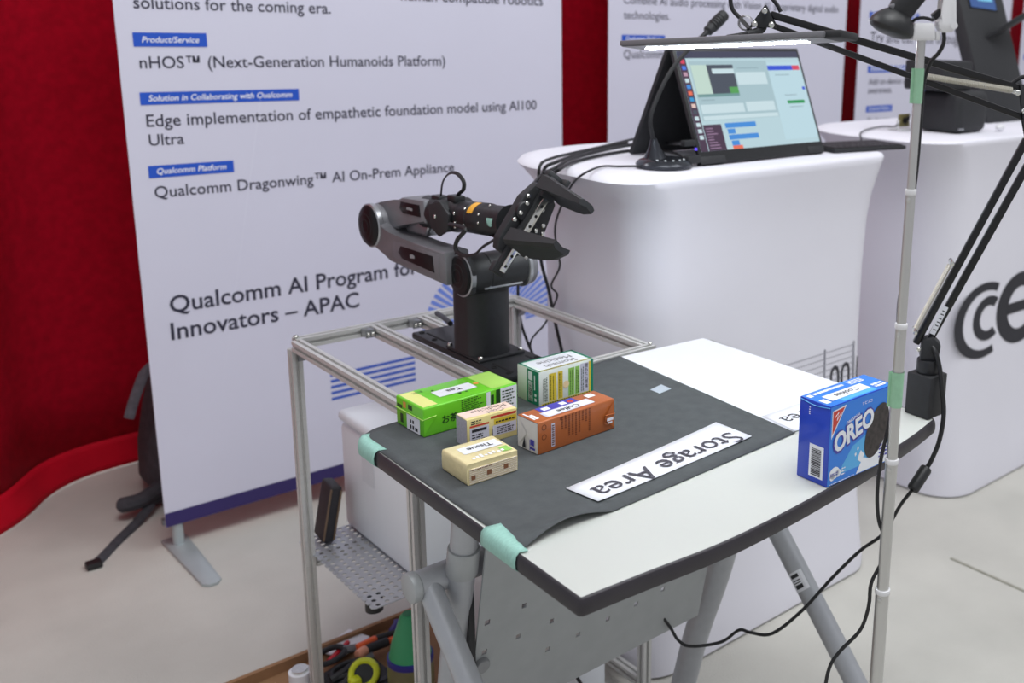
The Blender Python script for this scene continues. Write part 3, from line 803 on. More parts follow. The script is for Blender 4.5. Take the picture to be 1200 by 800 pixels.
def lines_rects(a0, b0, a1, b1, n, frac=.45, ragged=True, words=True):
    """rows of short strokes standing for print too small to read"""
    rs = []; st = (b1 - b0) / n
    for k in range(n):
        y = b0 + st * k; x = a0; end = a1 - ((a1 - a0) * random.uniform(0, .35) if ragged else 0)
        while x < end:
            wd = random.uniform(.002, .007); rs.append((x, y, min(x + wd, end), y + st * frac)); x += wd + .0012
    return rs
def barcode(f, a0, b0, a1, b1, m, par, vertical=True):
    rs = []; x = a0
    while x < a1:
        wd = random.choice((.0006, .0009, .0014)); rs.append((x, b0, min(x + wd, a1), b1) if vertical else (b0, x, b1, min(x + wd, a1))); x += wd + random.choice((.0006, .0009, .0012))
    o = f.rects('barcode', m, par, rs, .0009); o['kind'] = 'stuff'
    return o
# ---- green tea carton
M_tea = mat('tea_green', rgb(112, 206, 44), .32, noise=(9, .10), coat=.2)
M_tea_l = mat('tea_light_green', rgb(178, 226, 110), .35, noise=(12, .08), coat=.2)
M_tea_y = mat('tea_cream', rgb(226, 226, 140), .4, noise=(12, .05))
M_tea_d = mat('tea_dark_print', rgb(28, 66, 24), .5, noise=(40, .1))
near = pz(497, 513, .752)
k = Carton((near.x, near.y), 2.0, .161, .076, .0435)
te = thing('tea_carton', k.o, 'bright green carton labelled Tea lying on the charcoal paper', 'carton')
k.body(.0022, 3).build('carton_body', M_tea, te)
f = k.top
f.rects('top_band', M_tea_l, te, [(.118, .004, .158, .072)]); f.rects('cream_corner', M_tea_y, te, [(.003, .004, .026, .072)])
k.wl('Tea', .042, .024, .106, .050, te, .024)
f.text('お茶', .036, .066, M_tea_d, te, flip=True, width=.017); f.text('ITO', .152, .05, M_tea_d, te, flip=True, width=.001) if False else None
f.poly('leaf_marks', M_tea_d, te, [disc(f, .048, .055, .0025, 6), disc(f, .105, .0535, .0022, 6), disc(f, .073, .0205, .003, 6), disc(f, .084, .020, .0022, 6)])
f.poly('orange_seal', mat('orange_print', rgb(224, 150, 70), .5, noise=(30, .05)), te, [disc(f, .113, .040, .0045, 10)])
f = k.front
f.text('お茶', .030, .014, M_tea_d, te, width=.026, fat=.02)
o = f.rects('fine_print', M_tea_d, te, lines_rects(.062, .022, .100, .042, 7)); o['kind'] = 'stuff'
f.rects('white_patch', M_white_ink, te, [(.105, .015, .112, .042), (.130, .004, .159, .042)])
o = f.rects('fine_print', M_tea_d, te, [(.113, .02, .118, .036), (.122, .006, .129, .042)] + lines_rects(.133, .008, .156, .040, 7), .0006); o['kind'] = 'stuff'
f = k.left
f.rects('white_patch', M_white_ink, te, [(.030, .001, .066, .024)])
o = f.rects('fine_print', M_text, te, [(.039, .004, .043, .010), (.046, .004, .050, .010), (.039, .013, .043, .018), (.046, .013, .050, .018), (.053, .004, .060, .009)], .0006); o['kind'] = 'stuff'
f.rects('dark_print', M_tea_d, te, [(.004, .028, .018, .033), (.035, .032, .046, .039), (.012, .006, .02, .02)]); 
f.rects('orange_print', mat('orange_print', None), te, [(.021, .031, .029, .040)])
# folded flap: a slim lip around the left end with a pointed ear on the front
b = MB()
q = [k.left.p(-.0005, .0265, .0012), k.left.p(.0765, .0265, .0012), k.front.p(.020, .029, .0012)]
b.tube([q[0], q[1], q[2]], .0009, seg=6, smooth=0); b.build('folded_flap', M_tea_l, te)
b = MB(); b.quad(k.front.p(.0006, .0265, .0008), k.front.p(.020, .0285, .0014), k.front.p(.0006, .004, .0004)); b.build('end_ear', M_tea, te, smooth=False)

# ---- cold medicine box
M_cold_e = mat('lilac_card', rgb(176, 174, 186), .6, noise=(300, .12))
M_cold = mat('cream_card', rgb(232, 218, 150), .5, noise=(10, .04))
M_cold_t = mat('pink_card', rgb(238, 212, 198), .55, noise=(10, .03))
M_redp = mat('red_print', rgb(206, 66, 54), .5, noise=(20, .05))
M_yel = mat('yellow_print', rgb(226, 200, 60), .5, noise=(20, .05))
M_lil = mat('pale_lilac_print', rgb(206, 206, 222), .5, noise=(20, .04))
near = pz(548, 525.5, .752)
k = Carton((near.x, near.y), -2, .0795, .0305, .0415)
cm = thing('medicine_box', k.o, 'pale pink and cream box labelled Cold Medicine', 'box')
k.body(.0008).build('box_body', M_cold, cm)
k.left.rects('end_panel', M_cold_e, cm, [(.0004, .0004, .0301, .0411)])['label'] = 'speckled grey end panel'
k.top.rects('top_panel', M_cold_t, cm, [(.0006, .006, .0789, .030)])
k.top.text('Cold', .05, .0135, M_text, cm, flip=True, width=.026, center=True)
k.top.text('Medicine', .045, .026, M_text, cm, flip=True, width=.054, center=True)
f = k.front
f.rects('red_bar', M_redp, cm, [(.004, .029, .034, .0315), (.037, .0345, .078, .038)])
f.rects('lilac_field', M_lil, cm, [(.004, .003, .034, .028), (.040, .008, .078, .0235)])
f.rects('yellow_field', M_yel, cm, [(.042, .025, .078, .033)])
o = f.rects('fine_print', M_text, cm, lines_rects(.006, .033, .030, .040, 2) + [(.007, .0215, .030, .0255)] + lines_rects(.007, .005, .032, .020, 4) + lines_rects(.046, .010, .076, .022, 4) + lines_rects(.045, .027, .076, .032, 1) + [(.0385, .009, .0395, .020)], .0006); o['kind'] = 'stuff'

# ---- stomach medicine box
M_stw = mat('white_card', rgb(230, 238, 232), .45, noise=(10, .02))
M_stg = mat('dark_green_print', rgb(16, 130, 100), .45, noise=(20, .06))
M_lg = mat('leaf_green_print', rgb(150, 204, 96), .5, noise=(20, .06))
near = pz(632, 476.5, .752)
k = Carton((near.x, near.y), 1, .106, .0575, .0555)
st = thing('medicine_box', k.o, 'white and green box labelled Stomach Medicine at the back edge of the charcoal paper', 'box')
k.body(.0008).build('box_body', M_stw, st)
f = k.left
f.rects('green_panel', M_stg, st, [(.026, .0004, .0571, .0551)])
f.rects('white_patch', M_white_ink, st, [(.030, .004, .041, .036), (.030, .038, .041, .052)], .0006)
barcode(f, .0045, .031, .034, .040, M_text, st, vertical=False)
o = f.rects('fine_print', M_white_ink, st, [(.046, .006, .051, .011), (.046, .014, .051, .018), (.0455, .024, .048, .048)], .0006); o['kind'] = 'stuff'
f = k.top
f.rects('green_edge', M_stg, st, [(.0004, .0004, .004, .0571), (.101, .0004, .1056, .0571), (.0, .053, .106, .0571)])
f.text('Stomach', .054, .022, M_text, st, flip=True, width=.060, center=True)
f.text('Medicine', .054, .040, M_text, st, flip=True, width=.064, center=True)
f.rects('pale_label', M_paper, st, [(.010, .008, .098, .050)], .0002)
for (nm, ff, y0, y1) in (('tooth_border', k.top, .001, .004), ('tooth_border', k.front, .0005, .0025)):
    ps = [[(a, y0), (a + .003, y0), (a + .003, y1), (a, y1)] for a in [.006 + .0045 * i for i in range(21)]]
    o = ff.poly(nm, M_tea_d, st, ps, .0007); o['kind'] = 'stuff'
    ff.rects('yellow_border', M_yel, st, [(.004, y0 - .0003, .101, y1 + .0006)], .0005)
f = k.front
f.rects('yellow_field', M_yel, st, [(.0185, .004, .033, .049), (.0355, .004, .045, .049)])
f.rects('green_field', M_lg, st, [(.056, .004, .068, .050), (.0695, .004, .078, .050)])
f.rects('pale_blue_field', M_lil, st, [(.0795, .004, .096, .052)])
f.rects('green_edge', M_stg, st, [(.1005, .0004, .1056, .0551)]); f.rects('yellow_border', M_yel, st, [(.0965, .002, .1004, .053)])
f.poly('egg_mark', mat('pale_orange_print', rgb(240, 214, 170), .5, noise=(20, .04)), st, [disc(f, .0515, .025, .006, 14)], .0006)
rs = []
for x0, n in ((.021, 1), (.026, 1), (.038, 1), (.041, 1), (.059, 1), (.063, 1), (.0715, 1), (.0745, 1), (.0815, 1), (.0845, 1), (.0075, 1), (.0105, 1), (.0135, 1)):
    y = .006
    while y < .044:
        h = random.uniform(.0012, .004); rs.append((x0, y, x0 + .0014, y + h)); y += h + .0012
o = f.rects('fine_print', M_tea_d, st, rs, .0006); o['kind'] = 'stuff'
text('胃もたれ、胃痛', f.p(.0935, .047, .0007), Vector((0, 0, 0)) + f.u, Z, M_text, st, size=.0001) if False else None
for i, ch in enumerate('胃もたれ胃痛'):
    f.text(ch, .0885, .0445 - i * .0068, M_text, st, l=.0007, width=.0058)

# ---- coffee carton
M_cof = mat('coffee_brown', rgb(176, 96, 46), .35, noise=(12, .12), coat=.2)
M_cofw = mat('carton_white', rgb(226, 224, 222), .45, noise=(20, .02))
M_cofd = mat('coffee_dark_print', rgb(104, 52, 26), .5, noise=(40, .1))
M_purple = mat('indigo_print', rgb(70, 66, 170), .5, noise=(20, .06))
near = pz(631, 533.5, .752)
k = Carton((near.x, near.y), 3.2, .139, .0462, .047)
cf = thing('coffee_carton', k.o, 'brown carton labelled Coffee lying on its side on the charcoal paper', 'carton')
k.body(.0018, 3).build('carton_body', M_cof, cf)
f = k.left
f.rects('white_end', M_cofw, cf, [(.0012, .0012, .045, .0455)])['label'] = 'white folded end of the carton'
b = MB(); 
b.quad(f.p(.001, .046, .0006), f.p(.023, .026, .0022), f.p(.001, .002, .0006)); b.quad(f.p(.045, .046, .0006), f.p(.045, .002, .0006), f.p(.023, .026, .0022)); b.build('folded_ear', M_cofw, cf, smooth=False)
f.poly('dark_print', M_text, cf, [[(.013, .004), (.021, .004), (.0185, .020)]], .0026)
f.rects('blue_print', M_purple, cf, [(.030, .006, .042, .009), (.032, .012, .040, .0205), (.030, .0035, .0315, .019)], .0026)
f.rects('seam', mat('grey_print', None), cf, [(.0005, .0455, .0455, .0462)], .0004)
f = k.top
f.rects('indigo_field', M_purple, cf, [(.028, .022, .094, .0445)]); 
f.rects('lilac_field', M_lil, cf, [(.022, .007, .108, .026)], .0005)
k.wl('Coffee', .026, .008, .104, .024, cf, .038, lift=.0008)
f.poly('red_mark', M_redp, cf, [disc(f, .084, .034, .005, 10)], .0006)
f.rects('white_print', M_white_ink, cf, [(.112, .026, .126, .038), (.034, .030, .046, .040), (.066, .030, .076, .040), (.003, .012, .006, .040), (.007, .012, .012, .03)], .0005)
f = k.front
o = f.rects('fine_print', M_cofd, cf, [r for c in range(9) for r in [(.040 + c * .0062, .043 - j * .0032, .0435 + c * .0062, .0445 - j * .0032) for j in range(random.randint(5, 11))]] + [(.038, .041, .041, .045), (.046, .042, .048, .046), (.060, .042, .062, .046), (.071, .042, .073, .046)], .0004); o['kind'] = 'stuff'
f.rects('print_column', M_lil, cf, [(.0225, .006, .0285, .040)]); o = f.rects('fine_print', M_cofd, cf, [(.0235, .008 + i * .0031, .0275, .0098 + i * .0031) for i in range(10)], .0006); o['kind'] = 'stuff'
def ring_poly(cx_, cz, r0, r1, n=14):
    out = []
    for k_ in range(n):
        t0, t1_ = 2 * math.pi * k_ / n, 2 * math.pi * (k_ + 1) / n
        out.append([(cx_ + r0 * math.cos(t0), cz + r0 * math.sin(t0)), (cx_ + r0 * math.cos(t1_), cz + r0 * math.sin(t1_)), (cx_ + r1 * math.cos(t1_), cz + r1 * math.sin(t1_)), (cx_ + r1 * math.cos(t0), cz + r1 * math.sin(t0))])
    return out
f.poly('recycle_mark', M_cofd, cf, ring_poly(.010, .038, .0042, .0032)); f.poly('recycle_mark', M_cofd, cf, ring_poly(.010, .024, .0042, .0032))
b = MB(); b.quad(f.p(.1385, .046, .0004), f.p(.118, .022, .003), f.p(.1385, .0005, .0004)); b.build('end_ear', M_cof, cf, smooth=False)
b = MB(); b.tube([f.p(.1395, .024, .001), f.p(.119, .026, .003), f.p(.119, .014, .0028), f.p(.125, .010, .002)], .0007, seg=6, smooth=0); b.build('folded_flap', M_cof, cf)
f.rects('white_print', M_white_ink, cf, [(.122, .0165, .134, .021), (.124, .0125, .132, .015)], .0036)

# ---- tissue pack
M_tis = mat('cream_wrap', rgb(230, 216, 166), .3, noise=(30, .05), bump=.15, bscale=60, coat=.3)
M_tisw = mat('tissue_white', rgb(226, 214, 194), .6, noise=(60, .04))
M_brown = mat('brown_print', rgb(132, 88, 60), .5, noise=(30, .08))
near = pz(549.5, 569, .752)
k = Carton((near.x, near.y), -1, .0725, .0645, .029)
ts = thing('tissue_pack', k.o, 'cream wrapped pocket pack labelled Tissue nearest the desk edge', 'tissue')
prof = []
for t in range(11):        # rounded left end: bulging pillow section
    a = math.pi * (t / 10)
    prof.append((-.0025 * math.sin(a) ** .35 + .003 * (1 - math.sin(a) ** .35), .029 * (.5 - .5 * math.copysign(abs(math.cos(a)) ** .45, math.cos(a)))))
sec = [(x, z) for x, z in prof] + [(.0725, .0285), (.0728, .015), (.0725, .0005)]
b = MB(); b.loft([[k.o + k.u * x + k.v * (yy) + Z * (.0145 + (z - .0145) * s_) for x, z in sec] for yy, s_ in ((0, 1), (.003, 1.02), (.061, 1.02), (.0645, .95))])
b.build('wrapper', M_tis, ts, angle=50)
for i in range(8):
    zz = .0018 + i * .0026
    b = MB(); b.prism([k.front.p(.001, zz, .0012), k.front.p(.0715, zz, .0012), k.front.p(.0715, zz + .0014, .0012), k.front.p(.001, zz + .0014, .0012)], -k.front.n * .0016); b.build('fold_edge', M_tisw, ts, smooth=False)
    b = MB()
k.front.rects('printed_square', M_brown, ts, [(.003, .007, .009, .013)], .0016); k.front.rects('printed_square', M_brown, ts, [(.026, .008, .0325, .0145)], .0016); k.front.rects('printed_square', M_brown, ts, [(.051, .009, .0575, .0155)], .0016)
o = k.front.rects('fine_print', M_brown, ts, lines_rects(.004, .0195, .036, .0218, 1), .0016); o['kind'] = 'stuff'
k.wl('Tissue', .011, .028, .068, .050, ts, .036, lift=.0008)
o = k.top.rects('glossy_print', M_white_ink, ts, [(.012 + i * .0062, .008 + .001 * (i % 2), .016 + i * .0062, .013 + .002 * (i % 3)) for i in range(8)], .0009); o['kind'] = 'stuff'
k.top.rects('green_patch', M_lg, ts, [(.056, .006, .069, .022)], .0007)

# ---- blue cookie box
M_ob = mat('royal_blue_card', rgb(18, 62, 190), .28, noise=(6, .06), coat=.25)
M_ob2 = mat('bright_blue_print', rgb(18, 124, 226), .3, noise=(7, .10), coat=.25)
M_ob3 = mat('sky_blue_print', rgb(80, 176, 236), .35, noise=(9, .06), coat=.2)
M_cook = mat('cookie_print', rgb(58, 52, 50), .6, noise=(150, .45))
M_milk = mat('milk_white_print', rgb(236, 240, 246), .4, noise=(30, .02))
near = pz(968.5, 572, .7502)
k = Carton((near.x, near.y), -.4, .1335, .0520, .1115, z=.7504)
ob = thing('cookie_box', k.o, 'blue cookie box with large white brand lettering at the front edge of the desk', 'box')
k.body(.0012).build('box_body', M_ob, ob)
f = k.front
f.rects('front_panel', M_ob2, ob, [(.0008, .0008, .1327, .1105)], .0001)
f.poly('sky_swoosh', M_ob3, ob, [[(.02, .012), (.132, .012), (.132, .06), (.09, .058), (.05, .045)]], .0002)
f.poly('red_triangle', M_white_ink, ob, [[(.004, .066), (.032, .1075), (.004, .1045)]], .0003)
f.poly('red_triangle', M_redp, ob, [[(.0055, .072), (.0285, .1055), (.0055, .103)]], .0005)
b = MB(); b.tube([f.p(.009, .095, .0007), f.p(.016, .101, .0007), f.p(.013, .090, .0007), f.p(.021, .099, .0007)], .0004, seg=4, smooth=0); b.build('emblem', M_white_ink, ob)
rise = Vector((math.cos(R(16)), math.sin(R(16))))
ud = f.u * rise.x + Z * rise.y; vd = Z * rise.x - f.u * rise.y
text('OREO', f.p(.0112, .0425, .0006), ud, vd, M_purple, ob, width=.089, size=.038, fat=.07, shear=.15)
text('OREO', f.p(.0135, .0450, .0009), ud, vd, M_milk, ob, width=.084, size=.0345, fat=.04, shear=.15)
text('ORIGINAL', f.p(.034, .078, .0006), ud, vd, M_white_ink, ob, width=.030, fat=.02)
f.text('ナビスコ', .065, .0985, M_white_ink, ob, l=.0006, width=.021, fat=.01)
def ell(cx_, cz, rx, rz, tilt, n=28):
    c_, s_ = math.cos(R(tilt)), math.sin(R(tilt))
    return [(cx_ + rx * math.cos(t) * c_ - rz * math.sin(t) * s_, cz + rx * math.cos(t) * s_ + rz * math.sin(t) * c_) for t in [2 * math.pi * i / n for i in range(n)]]
f.poly('cream_layer', M_milk, ob, [ell(.104, .048, .024, .039, -25)], .0004) if False else None
f.poly('cookie_picture', M_cook, ob, [ell(.1005, .054, .0225, .039, -22)], .0007)
f.poly('cream_rim', M_milk, ob, [[(min(.1325, a_), c_) for a_, c_ in ell(.1075, .050, .0235, .040, -22)]], .0006)
ps = [[(.060, .002), (.132, .002), (.132, .030), (.110, .026), (.090, .016), (.074, .022), (.068, .014)], [(.062, .022), (.070, .016), (.076, .026), (.068, .034), (.064, .028)], [(.056, .028), (.059, .030), (.058, .034), (.055, .032)], [(.060, .036), (.063, .037), (.063, .041), (.060, .040)]]
f.poly('milk_splash', M_milk, ob, ps, .0004)
f.poly('cloud_badge', M_milk, ob, [disc(f, .014, .017, .0085, 14, 1.2), disc(f, .022, .015, .0055, 12), disc(f, .010, .012, .005, 12)], .0005)
o = f.rects('fine_print', M_purple, ob, lines_rects(.006, .0135, .021, .019, 2, ragged=False), .0008); o['kind'] = 'stuff'
o = f.rects('fine_print', M_white_ink, ob, lines_rects(.004, .002, .056, .0042, 1, ragged=False) + lines_rects(.029, .010, .036, .022, 3, ragged=False), .0006); o['kind'] = 'stuff'
o = f.rects('fine_print', M_purple, ob, lines_rects(.108, .012, .130, .034, 4, ragged=False), .0007); o['kind'] = 'stuff'
f = k.left
f.rects('white_patch', M_milk, ob, [(.0205, .008, .0445, .053)])
barcode(f, .011, .0245, .049, .0405, M_text, ob, vertical=False)
o = f.rects('fine_print', M_white_ink, ob, [(.017, .092 + .003 * i, .019, .0935 + .003 * i) for i in range(4)], .0005); o['kind'] = 'stuff'
f = k.top
f.rects('top_panel', M_ob2, ob, [(.0008, .0008, .1327, .0512)], .0001)
o = k.wl('Cookies', .018, .012, .098, .031, ob, .046, lift=.0007)
f.rects('pale_patch', M_ob3, ob, [(.030, .003, .100, .014)], .0003)
o = f.rects('fine_print', M_milk, ob, lines_rects(.016, .040, .076, .047, 1, .8, False) + lines_rects(.086, .036, .116, .048, 3, .6, False) + lines_rects(.106, .008, .128, .022, 2, .7, False) + [(.004, .038, .012, .046), (.004, .010, .014, .024)], .0005); o['kind'] = 'stuff'
b = MB(); b.tube([k.left.p(.001, .1095, .0004), k.left.p(.026, .1065, .0007), k.left.p(.0515, .1095, .0004)], .0005, seg=5); b.build('lid_fold', M_ob3, ob)

# ================================================================ ROBOT ARM on the frame
rb = thing('robot_arm', (.90, 1.46, .75), 'black and gunmetal desktop robot arm with open gripper on the aluminium frame', 'robot arm')
# base plate with slots and holes
b = MB(); b.bb((.862, 1.345, .7505), (.968, 1.668, .7635), .004); plate = b.build('base_plate', M_black, rb)
M_hole = mat('hole_black', rgb(10, 10, 11), .7, noise=(50, .1))
b = MB()
for x, y0, y1 in ((.882, 1.36, 1.42), (.948, 1.36, 1.42), (.882, 1.575, 1.645), (.948, 1.575, 1.645)): b.bb((x - .002, y0, .7632), (x + .002, y1, .7641))
for k in range(6): b.bb((.862 + .0, 1.345, .7505), (.8621, 1.3451, .7506)) if False else None
b.build('groove', M_hole, plate, smooth=False)
for x, y in ((.875, 1.652), (.955, 1.652), (.875, 1.361), (.955, 1.361), (.872, 1.60), (.872, 1.40), (.958, 1.40)):
    MB().lathe((x, y, .7634), Z, [(0, .0052), (.0012, .0052), (.0013, .003), (.0004, .003)], 14).build('counterbore', M_hole, plate)
b = MB(); b.bb((.8635, 1.432, .7637), (.955, 1.545, .7690), .002); b.build('mounting_flange', M_black, rb)
for x, y in ((.869, 1.438), (.949, 1.438), (.869, 1.539), (.949, 1.539)):
    MB().lathe((x, y, .769), Z, [(0, .0042), (.0035, .0042), (.0045, .0032)], 12).build('flange_screw', M_steel, rb)
def stad(cx_, cy_, hx, hy, r, z, n=8):
    pts = []
    for qx, qy, s in ((1, 1, 0), (-1, 1, 90), (-1, -1, 180), (1, -1, 270)):
        for k in range(n + 1):
            t = R(s + 90 * k / n); pts.append((cx_ + qx * (hx - r) + r * math.cos(t), cy_ + qy * (hy - r) + r * math.sin(t), z))
    return pts
BX, BYc = .903, 1.488
b = MB(); b.loft([stad(BX, BYc, .0405, .051, .036, z) for z in (.769, .86, .878, .882)] + [stad(BX, BYc, .039, .0495, .035, .8845)]); b.build('base_column', M_black, rb)
b = MB(); b.loft([stad(BX + .004, BYc - .014, .040, .037, .030, z) for z in (.8847, .893, .9)] ); b.build('swivel_collar', M_black, rb)
b = MB(); b.prism([(BX - .03, BYc - .062, .892), (BX + .046, BYc - .062, .892), (BX + .046, BYc - .055, .898), (BX - .03, BYc - .055, .898)], (0, 0, .006), .001); b.build('collar_lip', M_gun_l, rb)
MB().sphere((.861, 1.445, .884), .0028).build('collar_screw', M_steel, rb)
# shoulder drum: axis across the arm
SH = Vector((0, 1.452, .917))
b = MB(); b.lathe((.853, SH.y, SH.z), X, [(0, .030), (.001, .0335), (.03, .0335), (.031, .0325), (.033, .0325), (.034, .0335), (.104, .0335), (.105, .0325)], 40); b.build('shoulder_drum', M_black, rb)
b = MB(); b.lathe((.957, SH.y, SH.z), X, [(0, .033), (.002, .0365), (.007, .0365), (.009, .035)], 40); b.build('shoulder_ring', M_gun_l, rb)
b = MB(); b.lathe((.966, SH.y, SH.z), X, [(0, .0345), (.010, .033), (.012, .028)], 40); b.build('shoulder_cap', M_gun, rb)
b = MB(); b.lathe((.843, SH.y, SH.z), X, [(0, .034), (.001, .0365), (.009, .0365), (.010, .034)], 40); b.build('shoulder_ring', M_gun_l, rb)
b = MB(); b.lathe((.8365, SH.y, SH.z), X, [(0, .020), (.0006, .022), (.002, .031), (.005, .0335), (.0075, .0335)], 40); sd = b.build('joint_disc', M_gloss, rb)
for rr_ in (.012, .021): MB().lathe((.8362 if rr_ < .02 else .8368, SH.y, SH.z), -X, [(0, rr_), (.0004, rr_), (.0005, rr_ - .0012), (0, rr_ - .0013)], 32, cap=False).build('disc_ring', M_matte, sd)
# octagonal arm end around the shoulder, then the upper arm running back to the elbow
def yz_prism(x0, x1, pts, bev=.003): return MB().prism([(x0, y, z) for y, z in pts], (x1 - x0, 0, 0), bev)
oc8 = [(SH.y + .039 * math.cos(R(22.5 + 45 * k)), SH.z + .039 * math.sin(R(22.5 + 45 * k))) for k in range(8)]
yz_prism(.8445, .853, oc8, .001)
yz_prism(.8440, .853, [(1.415, .930), (1.43, .952), (1.47, .955), (1.487, .940), (1.493, .905), (1.478, .884), (1.44, .880), (1.42, .89)], .002).build('shoulder_bracket', M_matte, rb)
o = yz_prism(.826, .872, [(1.468, .898), (1.668, .904), (1.722, .921), (1.776, .938), (1.778, .965), (1.735, .984), (1.693, .962), (1.668, .953), (1.585, .953), (1.47, .956)], .004); ua = o.build('upper_arm', M_gun, rb, angle=25)
yz_prism(.8252, .827, [(1.49, .908), (1.645, .913), (1.655, .920), (1.648, .944), (1.585, .946), (1.49, .948)], .0006).build('side_plate', M_gun, ua)
o = yz_prism(.8242, .826, [(1.505, .914), (1.618, .918), (1.632, .928), (1.622, .940), (1.51, .942)], .0006).build('inset_window', M_gloss, ua)
text('NERO', Vector((.8238, 1.60, .925)), -Y, Z, mat('grey_emblem_print', rgb(130, 132, 136), .5, noise=(30, .05)), ua, width=.028) if False else None
b = MB(); b.prism([(.8238, 1.587, .925), (.8238, 1.571, .927), (.8238, 1.571, .931), (.8238, 1.579, .933), (.8238, 1.587, .931)], (-.0004, 0, 0)); b.build('emblem', mat('grey_emblem_print', rgb(150, 152, 156), .5, noise=(30, .05)), ua, smooth=False)
# faceted inner elbow block under the forearm
yz_prism(.862, .905, [(1.60, .955), (1.665, .952), (1.69, .97), (1.675, .992), (1.61, .992), (1.585, .975)], .005).build('elbow_block', M_gun_l, rb, angle=20)
# elbow joint
EL = Vector((0, 1.741, .958))
b = MB(); b.lathe((.824, EL.y, EL.z), X, [(0, .039), (.002, .041), (.010, .041), (.012, .039)], 40); b.build('elbow_ring', M_gun_l, rb)
b = MB(); b.lathe((.817, EL.y, EL.z), X, [(0, .022), (.0008, .024), (.0025, .034), (.006, .038), (.009, .038)], 40); ed = b.build('joint_disc', M_gloss, rb)
for rr_ in (.013, .023): MB().lathe((.8166 if rr_ < .02 else .8174, EL.y, EL.z), -X, [(0, rr_), (.0004, rr_), (.0005, rr_ - .0012), (0, rr_ - .0013)], 32, cap=False).build('disc_ring', M_matte, ed)
b = MB(); b.cyl((.834, EL.y, EL.z), (.912, EL.y, EL.z), .0385, seg=36, bev=.003); b.build('elbow_drum', M_gun, rb)
# forearm coming back towards the camera
o = yz_prism(.846, .902, [(1.775, .972), (1.765, .994), (1.735, 1.001), (1.68, 1.008), (1.655, 1.021), (1.575, 1.026), (1.568, .985), (1.64, .979), (1.672, .960), (1.715, .952), (1.76, .95)], .005); fa = o.build('forearm', M_gun, rb, angle=25)
yz_prism(.8448, .847, [(1.585, .995), (1.648, .993), (1.660, 1.000), (1.655, 1.013), (1.588, 1.016)], .0006).build('inset_window', M_gloss, fa)
text('PiPER', Vector((.8446, 1.64, 1.002)), -Y, Z, mat('grey_emblem_print', None), fa, width=.001) if False else None
b = MB(); b.bb((.8443, 1.612, 1.002), (.8449, 1.632, 1.0065)); b.build('emblem', mat('grey_emblem_print', None), fa, smooth=False)
# wrist: a chain of black cylinders along the forearm axis
W0 = Vector((.876, 1.612, .998)); W1 = Vector((.876, 1.33, 1.021)); wa = (W1 - W0).normalized()
def on_wrist(d): return W0 + wa * d
b = MB(); b.lathe(W0, wa, [(0, .026), (.004, .0295), (.060, .0295), (.062, .0275)], 36); b.build('wrist_housing', M_black, rb)
b = MB(); b.lathe(on_wrist(.060), wa, [(0, .0275), (.004, .029), (.045, .029), (.055, .026), (.070, .0255)], 36); b.build('wrist_housing', M_black, rb)
# side cheek of the pitch joint
cW = on_wrist(.088)
b = MB(); b.lathe(cW - X * .0315, X, [(0, .026), (.002, .028), (.060, .028), (.062, .026)], 32); b.build('pitch_joint', M_matte, rb)
b = MB(); b.prism([cW + Vector((-.033, .03, .018)), cW + Vector((-.033, -.01, .028)), cW + Vector((-.033, -.038, .010)), cW + Vector((-.033, -.036, -.016)), cW + Vector((-.033, -.004, -.034)), cW + Vector((-.033, .022, -.022))], (.006, 0, 0), .002); b.build('joint_cheek', M_matte, rb)
MB().sphere(cW + Vector((-.034, .004, .0)), .0034, (.6, 1, 1)).build('cheek_screw', M_steel, rb)
for dy, dz in ((-.046, .012), (-.047, -.004), (-.048, -.010)): MB().sphere(cW + Vector((-.0265, dy, dz)), .0030, (.6, 1, 1)).build('joint_screw', M_steel, rb)
b = MB(); b.lathe(on_wrist(.128), wa, [(0, .0245), (.003, .0265), (.036, .0265), (.037, .0255), (.040, .0255), (.041, .0268), (.075, .0268), (.078, .025), (.135, .025), (.138, .0285)], 36); b.build('wrist_barrel', M_black, rb)
# yellow warning sticker: a curved patch
b = MB(); up0 = Z - wa * Z.dot(wa); up0.normalize(); sd0 = wa.cross(up0)
def skin(d, t, r): return on_wrist(d) + (up0 * math.cos(t) + sd0 * math.sin(t)) * r
sgn = 1 if sd0.x < 0 else -1
for k in range(8):
    t0, t1_ = sgn * R(8 + 7 * k), sgn * R(15 + 7 * k)
    b.quad(skin(.171, t0, .0271), skin(.188, t0, .0271), skin(.188, t1_, .0271), skin(.171, t1_, .0271))
b.build('yellow_sticker', mat('amber_sticker', rgb(236, 172, 52), .45, noise=(40, .05)), rb)
b = MB()
for k in range(4):
    t0, t1_ = sgn * R(72 + 8 * k), sgn * R(80 + 8 * k)
    b.quad(skin(.232, t0, .0254), skin(.250, t0, .0254), skin(.250 - .002 * k, t1_, .0254), skin(.232 + .003 * k, t1_, .0254))
b.build('teal_sticker', M_tape, rb)
for d, t in ((.208, 65), (.209, 95), (.160, 50), (.161, 110), (.22, 20)): MB().sphere(skin(d, sgn * R(t), .0262), .0022).build('barrel_screw', M_steel, rb)
